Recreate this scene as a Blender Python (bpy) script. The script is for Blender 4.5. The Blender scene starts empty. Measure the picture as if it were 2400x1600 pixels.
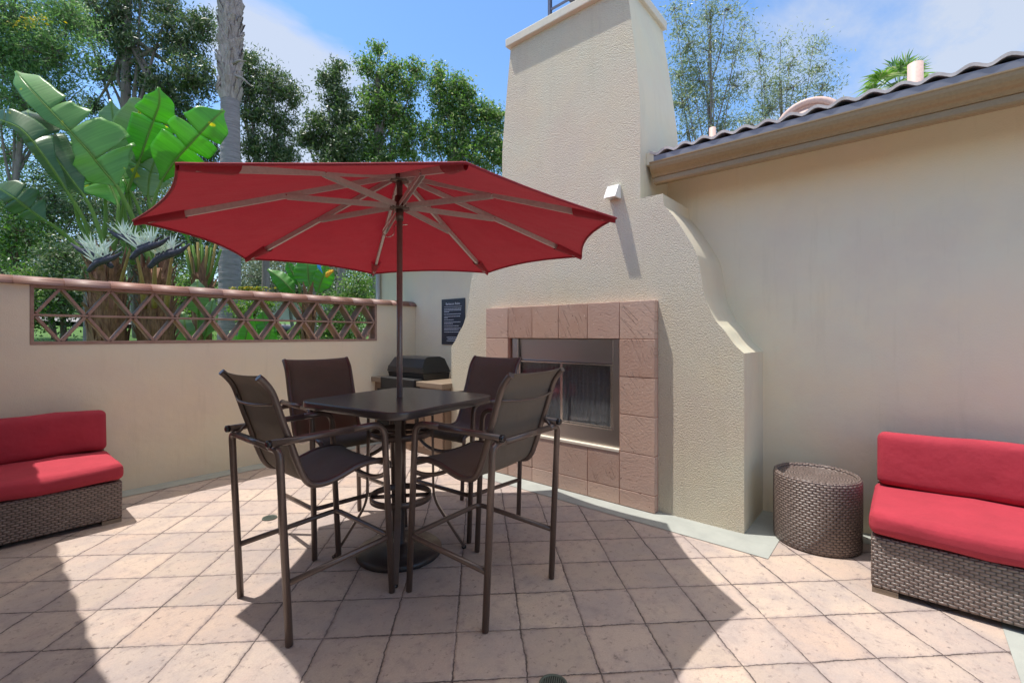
import bpy, bmesh, math, random
import numpy as np
from mathutils import Vector, Matrix
from math import sin, cos, pi, radians, sqrt, atan2, hypot
rng = random.Random(7)
nr = np.random.RandomState(11)

# ---------------------------------------------------------------- camera, sky, sun
C = bpy.context.scene.collection
S = bpy.context.scene
AZ = radians(49.4)                       # world X axis seen from the camera's right axis
CA, SA = cos(AZ), sin(AZ)
FOC, HOR, EYE = 1070.0, 784.0, 1.4
cam = bpy.data.objects.new('camera', bpy.data.cameras.new('camera')); C.objects.link(cam)
cam.data.sensor_width = 36; cam.data.lens = 36*FOC/2400
cam.data.shift_y = -(800-HOR)/2400
cam.data.clip_start = 0.05; cam.data.clip_end = 2000
cam.location = (0, 0, EYE)
cam.rotation_euler = (radians(90), 0, -(pi/2-AZ) + 0.0)
cam.rotation_euler = (radians(90), 0, radians(90-49.4) * -1)
# forward must be (SA, CA): rotation about z by -(angle from +Y) = -atan2(SA, CA)
cam.rotation_euler = (radians(90), 0, -atan2(SA, CA))
S.camera = cam
S.render.resolution_x, S.render.resolution_y = 1024, 682
S.view_settings.view_transform = 'Standard'; S.view_settings.look = 'None'
S.view_settings.exposure = 1.0; S.view_settings.gamma = 1; S.view_settings.use_curve_mapping = False
S.cycles.max_bounces = 8; S.cycles.diffuse_bounces = 5; S.cycles.transparent_max_bounces = 16

SUNV = Vector((0.155, -0.27, -1.0)).normalized()     # the way the light travels
sun = bpy.data.objects.new('sun', bpy.data.lights.new('sun', 'SUN')); C.objects.link(sun)
sun.data.energy = 2.6; sun.data.angle = radians(0.55); sun.data.color = (1.0, 0.955, 0.89)
sun.rotation_euler = SUNV.to_track_quat('-Z', 'Y').to_euler()
sun.location = (0, 0, 20)

def px(x, y, d):
    """a point seen at photo pixel (x, y of 2400x1600) and distance d ahead"""
    R = (x-1200)/FOC*d
    return Vector((R*CA+d*SA, -R*SA+d*CA, EYE+(HOR-y)/FOC*d))

class G:
    """small helper to write node trees"""
    def __init__(s, nt): s.nt = nt; nt.nodes.clear()
    def n(s, typ, ins=None, **props):
        nd = s.nt.nodes.new(typ)
        for k, v in props.items(): setattr(nd, k, v)
        if ins:
            for k, v in ins.items():
                sock = nd.inputs[k]
                if isinstance(v, bpy.types.NodeSocket): s.nt.links.new(v, sock)
                else: sock.default_value = v
        return nd
    def m(s, op, a, b=None, c=None):
        ins = {0: a}
        if b is not None: ins[1] = b
        if c is not None: ins[2] = c
        return s.n('ShaderNodeMath', ins, operation=op).outputs[0]
    def mix(s, f, a, b, mode='MIX'):
        nd = s.n('ShaderNodeMix', {0: f}, data_type='RGBA', blend_type=mode)
        for k, v in ((6, a), (7, b)):
            if isinstance(v, bpy.types.NodeSocket): s.nt.links.new(v, nd.inputs[k])
            else: nd.inputs[k].default_value = v
        return nd.outputs[2]
    def noise(s, vec, scale, detail=4, rough=.55, out=0, **k):
        nd = s.n('ShaderNodeTexNoise', {'Scale': scale, 'Detail': detail, 'Roughness': rough})
        if vec is not None: s.nt.links.new(vec, nd.inputs['Vector'])
        return nd.outputs[out]
    def ramp(s, f, pts):
        nd = s.n('ShaderNodeValToRGB', {0: f}); el = nd.color_ramp.elements
        while len(el) > 1: el.remove(el[-1])
        el[0].position = pts[0][0]; el[0].color = pts[0][1]
        for p, c in pts[1:]:
            e = el.new(p); e.color = c
        return nd.outputs[0]
    def rng(s, f, a, b, c=0., d=1.):
        return s.n('ShaderNodeMapRange', {0: f, 1: a, 2: b, 3: c, 4: d}).outputs[0]
def c4(r, g, b): return (r, g, b, 1)
def g1(v): return (v, v, v, 1)

world = bpy.data.worlds.new('World'); S.world = world; world.use_nodes = True
g = G(world.node_tree)
sky = g.n('ShaderNodeTexSky', sky_type='NISHITA', sun_disc=False, sun_elevation=radians(72.7),
          sun_rotation=atan2(-0.155, 0.27), altitude=50, air_density=1.0, dust_density=0.3, ozone_density=3.0)
co = g.n('ShaderNodeTexCoord').outputs['Generated']
sep = g.n('ShaderNodeSeparateXYZ', {0: co})
# flat cloud layer: direction / height
zz = g.m('MAXIMUM', sep.outputs[2], 0.04)
u = g.m('DIVIDE', sep.outputs[0], zz); v = g.m('DIVIDE', sep.outputs[1], zz)
pv = g.n('ShaderNodeCombineXYZ', {0: u, 1: v, 2: 0.0}).outputs[0]
mp = g.n('ShaderNodeMapping', {0: pv, 'Location': (3.1, 1.7, 0), 'Rotation': (0, 0, radians(40)), 'Scale': (0.55, 1.0, 1)}).outputs[0]
n1 = g.noise(mp, 1.5, 9, .62); n2 = g.noise(mp, 0.45, 3, .5)
cl = g.m('ADD', g.m('MULTIPLY', n1, .62), g.m('MULTIPLY', n2, .5))
msk = None                                    # cloud banks lie in these directions
for (cx_, cy_, deg, amt) in ((700, 215, 10, .17), (820, 300, 9, .13), (600, 120, 6, .10), (640, 380, 10, .16), (480, 60, 6, .08), (1090, 200, 5, .08), (2150, 30, 15, .16), (1800, 20, 9, .10), (2330, 170, 9, .11), (1600, 90, 6, .07), (1130, 0, 5, .05)):
    dv = (px(cx_, cy_, 10)-Vector((0, 0, EYE))).normalized()
    dt = g.n('ShaderNodeVectorMath', {0: g.n('ShaderNodeVectorMath', {0: co}, operation='NORMALIZE').outputs[0], 1: dv}, operation='DOT_PRODUCT').outputs[1]
    mm = g.rng(dt, cos(radians(deg)), cos(radians(deg*.15)), 0, amt)
    msk = mm if msk is None else g.m('ADD', msk, mm)
clf = g.rng(g.m('ADD', cl, msk), .62, .76)
low = g.rng(sep.outputs[2], .0, .30, .5, .0)
clf = g.m('MINIMUM', g.m('ADD', g.m('MULTIPLY', clf, .8), low), 1.0)
hs = g.n('ShaderNodeHueSaturation', {'Hue': .5, 'Saturation': 1.12, 'Value': 1.0, 'Color': sky.outputs[0]}).outputs[0]
zen = g.rng(sep.outputs[2], .66, .92)         # unseen bright cloud added overhead to whiten the ambient light
ccol = g.mix(zen, c4(2.75, 2.95, 3.3), c4(9.9, 9.3, 8.3))
clf = g.m('MAXIMUM', clf, g.m('MULTIPLY', zen, .85))
skc = g.mix(clf, hs, ccol)
bg = g.n('ShaderNodeBackground', {'Color': skc, 'Strength': 0.13})
g.nt.links.new(bg.outputs[0], g.n('ShaderNodeOutputWorld').inputs[0])

# ---------------------------------------------------------------- materials
M = {}
def newmat(name):
    m = bpy.data.materials.new(name); m.use_nodes = True; M[name] = m
    return m, G(m.node_tree)
def finish(g, **ins):
    b = g.n('ShaderNodeBsdfPrincipled', {k.replace('_', ' '): v for k, v in ins.items()})
    g.nt.links.new(b.outputs[0], g.n('ShaderNodeOutputMaterial').inputs[0]); return b
def bump(g, h, dist, strength=1.0):
    return g.n('ShaderNodeBump', {'Height': h, 'Distance': dist, 'Strength': strength}).outputs[0]
def objc(g): return g.n('ShaderNodeTexCoord').outputs['Object']
def uvc(g): return g.n('ShaderNodeTexCoord').outputs['UV']

def stucco(name, base, rough):
    m, g = newmat(name); o = objc(g)
    big = g.noise(o, .9, 3, .5); mid = g.noise(o, 3.5, 4, .6)
    col = g.mix(g.rng(big, .35, .65), c4(*[c*f for c, f in zip(base, (1.02, .97, .95))]), c4(*[c*f for c, f in zip(base, (.95, 1.0, .98))]))
    col = g.mix(g.rng(mid, .4, .75, 0, .45), col, c4(*[c*f for c, f in zip(base, (1.08, 1.0, .86))]))
    pat = g.noise(g.n('ShaderNodeMapping', {0: o, 'Location': (4, 2, 7)}).outputs[0], 1.7, 5, .6)
    col = g.mix(g.rng(pat, .48, .68, 0, .5), col, c4(*[c*f for c, f in zip(base, (.90, .86, .88))]))
    stk = g.noise(g.n('ShaderNodeMapping', {0: o, 'Scale': (7, 7, .7)}).outputs[0], 1.3, 5, .7)
    col = g.mix(g.rng(stk, .56, .74, 0, .35), col, c4(*[c*f for c, f in zip(base, (.78, .76, .70))]))
    if rough:
        a = g.noise(o, 100, 3, .65); vo = g.n('ShaderNodeTexVoronoi', {'Vector': o, 'Scale': 95.0}, feature='F1').outputs[0]
        h = g.m('ADD', a, g.m('MULTIPLY', vo, -.6))
        col = g.mix(g.rng(a, .3, .5, .28, 0), col, c4(*[c*.6 for c in base]))
        nrm = bump(g, h, .0105, 1.0)
    else:
        a = g.noise(o, 120, 3, .6); b = g.noise(o, 9, 3, .5)
        nrm = bump(g, g.m('ADD', a, g.m('MULTIPLY', b, 2.5)), .0022, .6)
    finish(g, Base_Color=col, Roughness=.9, Normal=nrm); return m
stucco('stucco_rough', (.64, .575, .455), True)
stucco('stucco_garden', (.80, .69, .53), False)
stucco('stucco_smooth', (.80, .70, .53), False)
stucco('stucco_side', (.70, .64, .50), False)
stucco('stucco_cap', (.66, .61, .52), False)

def metal(name, col, rough, metallic=.0, coat=.3):
    m, g = newmat(name); o = objc(g); n = g.noise(o, 60, 2)
    c = g.mix(g.rng(n, .3, .7), c4(*[x*.92 for x in col]), c4(*[x*1.08 for x in col]))
    finish(g, Base_Color=c, Roughness=g.rng(n, .2, .8, rough*.92, rough*1.1), Metallic=metallic, Coat_Weight=coat, Coat_Roughness=.2); return m
metal('bronze_paint', (.125, .088, .072), .33, .3)
metal('taupe_metal', (.54, .53, .50), .45, .1)
metal('black_cap', (.012, .012, .015), .25)
metal('steel_bright', (.7, .68, .64), .25, 1.0, 0)
metal('base_iron', (.035, .028, .027), .45, .2)
metal('table_top', (.075, .060, .055), .32, .1, .4)
metal('black_enamel', (.006, .007, .011), .3, .0, .15)
metal('pole_metal', (.20, .175, .16), .3, .15, .5)
metal('black_matte', (.007, .007, .008), .6, .0, .0)
metal('gutter_paint', (.29, .195, .09), .5, .0, .15)
metal('pink_pipe', (.60, .42, .36), .6, .0, .0)
metal('white_paint', (.78, .77, .72), .6, .0, .0)
metal('gray_pipe', (.5, .48, .44), .6, .0, .0)
metal('drain_green', (.10, .12, .10), .6, .2, 0)
metal('counter_tan', (.24, .18, .125), .5, 0, .1)
metal('cabinet_wood', (.20, .125, .08), .5, 0, .2)
metal('sign_navy', (.022, .028, .045), .4, 0, .2)
metal('sign_text', (.62, .64, .7), .6, 0, 0)
metal('vent_mesh', (.09, .10, .15), .5, .4, 0)
metal('car_white', (.7, .72, .75), .25, 0, .7)
metal('car_glass', (.02, .025, .03), .08, 0, .5)
metal('tyre', (.02, .02, .02), .8, 0, 0)

m, g = newmat('stainless'); o = objc(g)
st = g.n('ShaderNodeMapping', {0: o, 'Scale': (3, 3, 220)}).outputs[0]
n = g.noise(st, 3, 3)
finish(g, Base_Color=c4(.46, .43, .41), Metallic=1.0, Roughness=g.rng(n, .3, .7, .28, .42), Normal=bump(g, n, .0006, .5))

def fabric(name, col, scale, trans, tcol=None, rough=.85, sheen=.2):
    m, g = newmat(name); u = uvc(g)
    w1 = g.n('ShaderNodeTexWave', {'Vector': u, 'Scale': scale, 'Distortion': .3}, bands_direction='X').outputs[1]
    w2 = g.n('ShaderNodeTexWave', {'Vector': u, 'Scale': scale, 'Distortion': .3}, bands_direction='Y').outputs[1]
    n = g.noise(objc(g), 5, 4); f = g.noise(objc(g), 300, 2)
    c = g.mix(g.rng(n, .3, .7), c4(*[x*.9 for x in col]), c4(*[min(1, x*1.08) for x in col]))
    c = g.mix(g.rng(f, .3, .7, 0, .25), c, c4(*[x*.6 for x in col]))
    wr = g.noise(objc(g), 7, 3, .5)
    nrm = bump(g, g.m('ADD', g.m('MULTIPLY', w1, w2), g.m('MULTIPLY', wr, 22)), .0011, .7)
    b = finish(g, Base_Color=c, Roughness=rough, Normal=nrm, Sheen_Weight=sheen)
    if trans:
        t = g.n('ShaderNodeBsdfTranslucent', {'Color': tcol or c4(*col)})
        mx = g.n('ShaderNodeMixShader', {0: trans}); out = [x for x in g.nt.nodes if x.type == 'OUTPUT_MATERIAL'][0]
        g.nt.links.new(b.outputs[0], mx.inputs[1]); g.nt.links.new(t.outputs[0], mx.inputs[2]); g.nt.links.new(mx.outputs[0], out.inputs[0])
    return m
fabric('red_cushion', (.44, .034, .056), 160, 0, None, .9, .0)
fabric('canopy_red', (.36, .016, .032), 120, .09, c4(.55, .02, .04), .8, .1)
fabric('sling_fabric', (.19, .152, .113), 260, .12, c4(.42, .34, .25), .7, .1)

# wicker: staggered flat strands, uv in metres
m, g = newmat('wicker'); u = uvc(g)
u = g.n('ShaderNodeVectorMath', {0: u, 1: g.n('ShaderNodeVectorMath', {0: g.n('ShaderNodeVectorMath', {0: g.noise(objc(g), 14, 3, .6, out=1), 1: (.5, .5, .5)}, operation='SUBTRACT').outputs[0], 'Scale': .012}, operation='SCALE').outputs[0]}, operation='ADD').outputs[0]
s = g.n('ShaderNodeSeparateXYZ', {0: u})
vv = g.m('DIVIDE', s.outputs[1], .0165); row = g.m('FLOOR', vv)
uu = g.m('ADD', g.m('DIVIDE', s.outputs[0], .037), g.m('MULTIPLY', g.m('MODULO', g.m('ABSOLUTE', row), 2), .5))
hx = g.m('ABSOLUTE', g.m('SINE', g.m('MULTIPLY', uu, pi))); hy = g.m('ABSOLUTE', g.m('SINE', g.m('MULTIPLY', vv, pi)))
hh = g.m('MULTIPLY', g.m('POWER', hx, .6), g.m('POWER', hy, .5))
nn = g.noise(objc(g), 40, 3)
cc = g.mix(g.rng(hh, .15, .6), c4(.05, .036, .032), g.mix(g.rng(nn, .3, .7), c4(.15, .105, .09), c4(.24, .18, .155)))
finish(g, Base_Color=cc, Roughness=.38, Normal=bump(g, hh, .009, 1.0), Coat_Weight=.25, Coat_Roughness=.25)

# adobe tiles around the fireplace: uv in metres (y along u, z along v)
m, g = newmat('adobe_tile'); o = objc(g); u = uvc(g)
rnd = g.n('ShaderNodeNewGeometry').outputs['Random Per Island']
base = g.ramp(rnd, [(0, c4(.42, .26, .195)), (.35, c4(.56, .385, .295)), (.65, c4(.48, .315, .25)), (1, c4(.66, .48, .38))])
big = g.noise(o, 5, 4); base = g.mix(g.rng(big, .35, .7, 0, .6), base, c4(.50, .36, .29))
sp = g.noise(o, 45, 2, .5); base = g.mix(g.rng(sp, .70, .74), base, c4(.66, .52, .42))
dk = g.noise(g.n('ShaderNodeMapping', {0: o, 'Location': (3, 5, 1)}).outputs[0], 38, 2, .5); base = g.mix(g.rng(dk, .71, .74), base, c4(.15, .07, .05))
rot = g.n('ShaderNodeCombineXYZ', {2: g.m('MULTIPLY', rnd, 3.5)}).outputs[0]
vr = g.n('ShaderNodeVectorRotate', {0: o, 'Rotation': g.n('ShaderNodeCombineXYZ', {0: g.m('MULTIPLY_ADD', rnd, 1.6, .3)}).outputs[0]}, rotation_type='EULER_XYZ').outputs[0]
sc = g.n('ShaderNodeMapping', {0: vr, 'Scale': (1, 60, 3)}).outputs[0]
scr = g.noise(sc, 1.6, 2, .5); scm = g.rng(scr, .60, .66)
msk = g.rng(g.noise(o, 3.2, 2), .45, .6)
hgt = g.m('SUBTRACT', g.m('MULTIPLY', g.noise(o, 60, 4), .5), g.m('MULTIPLY', g.m('MULTIPLY', scm, msk), .8))
base = g.mix(g.m('MULTIPLY', g.m('MULTIPLY', scm, msk), .35), base, c4(.24, .13, .10))
finish(g, Base_Color=base, Roughness=.85, Normal=bump(g, hgt, .006, 1.0))
stucco('grout', (.40, .20, .15), False)
stucco('grout_pale', (.72, .66, .56), False)

m, g = newmat('terracotta_glaze'); o = objc(g); rnd = g.n('ShaderNodeNewGeometry').outputs['Random Per Island']
c = g.ramp(rnd, [(0, c4(.24, .085, .05)), (.35, c4(.27, .125, .08)), (.65, c4(.20, .105, .09)), (1, c4(.30, .155, .10))])
st = g.noise(g.n('ShaderNodeMapping', {0: o, 'Scale': (2, 30, 30)}).outputs[0], 2, 4)
c = g.mix(g.rng(st, .35, .75, 0, .5), c, c4(.30, .19, .16))
finish(g, Base_Color=c, Roughness=.58, Coat_Weight=.06, Coat_Roughness=.35, Normal=bump(g, st, .003, .5))
m, g = newmat('terracotta_screen'); o = objc(g); n = g.noise(o, 12, 5)
c = g.mix(g.rng(n, .3, .7), c4(.30, .17, .125), c4(.40, .26, .20))
finish(g, Base_Color=c, Roughness=.75, Normal=bump(g, g.noise(o, 60, 4), .003, .6))
m, g = newmat('roof_clay'); o = objc(g); n = g.noise(o, 14, 5)
c = g.mix(g.rng(n, .3, .7), c4(.42, .38, .36), c4(.60, .55, .52)); c = g.mix(g.rng(g.noise(o, 2.5, 3), .5, .7, 0, .5), c, c4(.56, .46, .41))
finish(g, Base_Color=c, Roughness=.85, Normal=bump(g, n, .006, .7))
m, g = newmat('roof_underlay'); o = objc(g)
finish(g, Base_Color=g.mix(g.noise(o, 10, 3), c4(.19, .195, .23), c4(.26, .27, .31)), Roughness=.8)

# stamped concrete floor: 0.305 m squares at 45 degrees
m, g = newmat('stamped_floor'); o = objc(g)
wob = g.noise(o, 5.5, 4, .7, out=1)
wv = g.n('ShaderNodeVectorMath', {0: wob, 1: (.5, .5, .5)}, operation='SUBTRACT').outputs[0]
wv = g.n('ShaderNodeVectorMath', {0: wv, 'Scale': .024}, operation='SCALE').outputs[0]
fine = g.n('ShaderNodeVectorMath', {0: g.n('ShaderNodeVectorMath', {0: g.noise(o, 45, 3, .7, out=1), 1: (.5, .5, .5)}, operation='SUBTRACT').outputs[0], 'Scale': .012}, operation='SCALE').outputs[0]
oo = g.n('ShaderNodeVectorMath', {0: g.n('ShaderNodeVectorMath', {0: o, 1: wv}, operation='ADD').outputs[0], 1: fine}, operation='ADD').outputs[0]
gr = g.n('ShaderNodeVectorMath', {0: oo, 1: (1.899, 2.459, 0)}, operation='SUBTRACT').outputs[0]
gr = g.n('ShaderNodeVectorRotate', {0: gr, 'Angle': radians(45.39)}, rotation_type='Z_AXIS').outputs[0]
gs = g.n('ShaderNodeVectorMath', {0: gr, 'Scale': 1/.3048}, operation='SCALE').outputs[0]
sx = g.n('ShaderNodeSeparateXYZ', {0: gs})
def edge(v):
    f = g.m('FRACT', v); return g.m('MINIMUM', f, g.m('SUBTRACT', 1.0, f))
ex, ey = edge(sx.outputs[0]), edge(sx.outputs[1])
ed = g.m('MINIMUM', ex, ey)
wv2 = g.noise(o, 3.0, 3, .6)
jw = g.rng(wv2, .3, .7, .008, .022)
jm = g.m('SUBTRACT', 1.0, g.n('ShaderNodeMapRange', {0: ed, 1: g.m('MULTIPLY', jw, .35), 2: jw, 3: 0., 4: 1.}).outputs[0])
cell = g.n('ShaderNodeCombineXYZ', {0: g.m('FLOOR', sx.outputs[0]), 1: g.m('FLOOR', sx.outputs[1])}).outputs[0]
wn = g.n('ShaderNodeTexWhiteNoise', {'Vector': cell}, noise_dimensions='3D')
tile = g.ramp(wn.outputs[0], [(0, c4(.41, .33, .275)), (.25, c4(.50, .40, .325)), (.5, c4(.46, .365, .315)), (.75, c4(.56, .445, .35)), (1, c4(.48, .36, .29))])
blo = g.noise(o, 2.3, 6, .65); tile = g.mix(g.rng(blo, .42, .62, 0, .7), tile, c4(.34, .29, .28))
bl2 = g.noise(g.n('ShaderNodeMapping', {0: o, 'Location': (7, 3, 0)}).outputs[0], 5, 6, .7); tile = g.mix(g.rng(bl2, .5, .72, 0, .65), tile, c4(.50, .37, .31))
bl3 = g.noise(g.n('ShaderNodeMapping', {0: o, 'Location': (1, 9, 0)}).outputs[0], 9, 6, .75); tile = g.mix(g.rng(bl3, .52, .70, 0, .65), tile, c4(.27, .225, .215))
pit = g.noise(o, 28, 5, .75); tile = g.mix(g.rng(pit, .575, .66, 0, .75), tile, c4(.19, .15, .14))
salt = g.noise(o, 130, 3, .7); tile = g.mix(g.rng(salt, .35, .65, .30, 0), tile, c4(.27, .22, .20))
chp = g.noise(g.n('ShaderNodeMapping', {0: o, 'Location': (2, 6, 0), 'Rotation': (0, 0, .6), 'Scale': (1, 2.6, 1)}).outputs[0], 17, 4, .7); tile = g.mix(g.rng(chp, .66, .70, 0, .6), tile, c4(.13, .10, .10))
halo = g.m('MULTIPLY', g.rng(ed, .02, .10, 1, 0), g.rng(g.noise(o, 14, 4, .7), .42, .62, 0, .7))
tile = g.mix(halo, tile, c4(.27, .215, .21))
jc = g.mix(g.rng(g.noise(o, 3.6, 3), .50, .66), c4(.05, .036, .034), c4(.20, .155, .145))
colr = g.mix(g.m('MULTIPLY', jm, .92), tile, jc)
h = g.m('ADD', g.m('MULTIPLY', g.rng(ed, 0, .035), 1.0), g.m('ADD', g.m('MULTIPLY', g.noise(o, 16, 6, .65), .8), g.m('MULTIPLY', g.rng(pit, .6, .72), -.4)))
finish(g, Base_Color=colr, Roughness=g.rng(bl3, .3, .7, .55, .8), Normal=bump(g, h, .006, .8))

def concrete(name, a, b):
    m, g = newmat(name); o = objc(g); n = g.noise(o, 4, 6, .65); f = g.noise(o, 90, 3)
    c = g.mix(g.rng(n, .3, .7), c4(*a), c4(*b))
    finish(g, Base_Color=c, Roughness=.85, Normal=bump(g, f, .002, .5))
concrete('border_concrete', (.30, .315, .29), (.38, .395, .36))
concrete('road_gray', (.22, .21, .21), (.3, .29, .29))
concrete('ground_dirt', (.16, .12, .08), (.24, .18, .12))

def leafmat(name, cols, trans=.35, gloss=.45, tr=None, var=None):
    m, g = newmat(name); rnd = g.n('ShaderNodeNewGeometry').outputs['Random Per Island']
    k = len(cols)-1
    c = g.ramp(rnd, [(i/k, c4(*x)) for i, x in enumerate(cols)])
    if var:
        n = g.noise(objc(g), var[0], 3); c = g.mix(g.rng(n, .4, .65), c, c4(*var[1]))
    tc = g.n('ShaderNodeHueSaturation', {'Hue': .48, 'Saturation': 1.2, 'Value': 1.8, 'Color': c}).outputs[0]
    b = g.n('ShaderNodeBsdfPrincipled', {'Base Color': c, 'Roughness': gloss+.07, 'Specular IOR Level': .6})
    t = g.n('ShaderNodeBsdfTranslucent', {'Color': tc})
    mx = g.n('ShaderNodeMixShader', {0: trans, 1: b.outputs[0], 2: t.outputs[0]})
    g.nt.links.new(mx.outputs[0], g.n('ShaderNodeOutputMaterial').inputs[0])
leafmat('leaf_dark', [(.03, .065, .022), (.05, .11, .035), (.08, .16, .055), (.13, .19, .09), (.22, .26, .17)], .26, .36)
leafmat('leaf_mid', [(.04, .10, .025), (.07, .17, .035), (.11, .24, .055), (.17, .28, .10), (.28, .32, .19)], .4, .34)
leafmat('leaf_bright', [(.05, .14, .02), (.08, .20, .03), (.12, .26, .04), (.16, .28, .07)], .4, .4)
leafmat('leaf_acacia', [(.06, .15, .05), (.10, .22, .08), (.15, .28, .11), (.22, .33, .16)], .45, .45)
leafmat('leaf_olive', [(.09, .15, .06), (.16, .23, .11), (.28, .36, .20), (.42, .50, .33)], .3, .35)
leafmat('leaf_gray', [(.08, .11, .07), (.13, .17, .11), (.20, .25, .17), (.28, .32, .24)], .25, .5)
leafmat('flower_yellow', [(.50, .42, .05), (.60, .52, .08), (.2, .28, .05), (.12, .24, .05)], .3, .6)
leafmat('flower_white', [(.55, .62, .58), (.72, .76, .70), (.62, .68, .64)], .25, .5)
leafmat('grass_blade', [(.05, .14, .02), (.08, .22, .03), (.12, .26, .05)], .35, .5)

def biglea(name, a, b, trans):
    m, g = newmat(name); u = uvc(g); s = g.n('ShaderNodeSeparateXYZ', {0: u})
    o = objc(g); n = g.noise(o, 1.6, 3)
    rib = g.noise(g.n('ShaderNodeCombineXYZ', {0: g.m('MULTIPLY', s.outputs[0], 70), 1: g.m('MULTIPLY', s.outputs[1], .8)}).outputs[0], 1.0, 2)
    c = g.mix(g.rng(n, .35, .65), c4(*a), c4(*b))
    c = g.mix(g.rng(rib, .35, .7, 0, .35), c, c4(*[x*1.5 for x in b]))
    c = g.mix(g.rng(g.m('ABSOLUTE', s.outputs[1]), .008, .02, .8, 0), c, c4(.14, .26, .06))
    yl = g.noise(o, 4.5, 2); c = g.mix(g.rng(yl, .70, .73), c, c4(.55, .55, .03))
    tc = g.n('ShaderNodeHueSaturation', {'Hue': .485, 'Saturation': 1.15, 'Value': 2.2, 'Color': c}).outputs[0]
    bs = g.n('ShaderNodeBsdfPrincipled', {'Base Color': c, 'Roughness': .36, 'Specular IOR Level': .5, 'Normal': bump(g, rib, .006, .5)})
    t = g.n('ShaderNodeBsdfTranslucent', {'Color': tc})
    mx = g.n('ShaderNodeMixShader', {0: trans, 1: bs.outputs[0], 2: t.outputs[0]})
    g.nt.links.new(mx.outputs[0], g.n('ShaderNodeOutputMaterial').inputs[0])
biglea('bird_leaf', (.08, .25, .045), (.13, .33, .07), .5)
biglea('bird_leaf_pale', (.11, .26, .07), (.15, .31, .095), .38)
biglea('bird_leaf_dark', (.05, .12, .045), (.08, .17, .07), .3)
biglea('bird_leaf_gray', (.15, .27, .12), (.20, .31, .16), .3)

def bark(name, a, b, sc=(6, 6, 1.2), dist=.02):
    m, g = newmat(name); o = objc(g)
    n = g.noise(g.n('ShaderNodeMapping', {0: o, 'Scale': sc}).outputs[0], 3, 6, .65)
    finish(g, Base_Color=g.mix(g.rng(n, .3, .7), c4(*a), c4(*b)), Roughness=.9, Normal=bump(g, n, dist, .8))
bark('bark_gray', (.17, .14, .13), (.32, .28, .26))
bark('bark_brown', (.09, .06, .045), (.2, .14, .1))
bark('palm_bark', (.17, .16, .17), (.31, .29, .30), (1.5, 1.5, 14), .02)
bark('palm_boot', (.22, .19, .18), (.45, .41, .39), (8, 8, 2))
bark('fibre_brown', (.13, .06, .035), (.34, .19, .11), (14, 14, 1.5))
bark('petiole', (.09, .20, .035), (.16, .26, .05), (20, 20, 2), .004)
bark('petiole_old', (.22, .16, .045), (.36, .26, .09), (20, 20, 2), .006)
bark('spathe_dark', (.035, .035, .055), (.08, .08, .11), (10, 10, 10), .004)
bark('orange_petal', (.75, .35, .02), (.8, .5, .05))
bark('blue_petal', (.05, .35, .8), (.1, .5, .9))

m, g = newmat('fire_glass')
gl = g.n('ShaderNodeBsdfGlossy', {'Color': c4(.9, .92, .95), 'Roughness': .03})
tr = g.n('ShaderNodeBsdfTransparent', {'Color': c4(.88, .89, .9)})
fr = g.n('ShaderNodeFresnel', {0: 1.5}).outputs[0]
mx = g.n('ShaderNodeMixShader', {0: g.m('ADD', g.m('MULTIPLY', fr, .6), .01), 1: tr.outputs[0], 2: gl.outputs[0]})
g.nt.links.new(mx.outputs[0], g.n('ShaderNodeOutputMaterial').inputs[0])
m, g = newmat('chain_mesh'); u = uvc(g); s = g.n('ShaderNodeSeparateXYZ', {0: u})
a = g.m('ABSOLUTE', g.m('SINE', g.m('MULTIPLY', s.outputs[0], pi/.011))); b = g.m('ABSOLUTE', g.m('SINE', g.m('MULTIPLY', s.outputs[1], pi/.008)))
hh = g.m('MULTIPLY', a, b)
finish(g, Base_Color=g.mix(g.rng(hh, .15, .6), c4(.04, .04, .04), c4(.62, .62, .62)), Roughness=.5, Metallic=.2, Normal=bump(g, hh, .003, .8))

# ---------------------------------------------------------------- mesh helpers
def tag(o, label=None, cat=None, group=None, kind=None):
    if label: o['label'] = label
    if cat: o['category'] = cat
    if group: o['group'] = group
    if kind: o['kind'] = kind
    return o
def thing(name, loc, label, cat, rotz=0, group=None):
    o = bpy.data.objects.new(name, None); C.objects.link(o); o.empty_display_size = .1
    o.location = loc; o.rotation_euler = (0, 0, rotz); return tag(o, label, cat, group)
def copy_tree(o, parent=None):
    c = o.copy(); C.objects.link(c)
    if parent: c.parent = parent
    for ch in [x for x in bpy.data.objects if x.parent == o]: copy_tree(ch, c)
    return c

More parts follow.
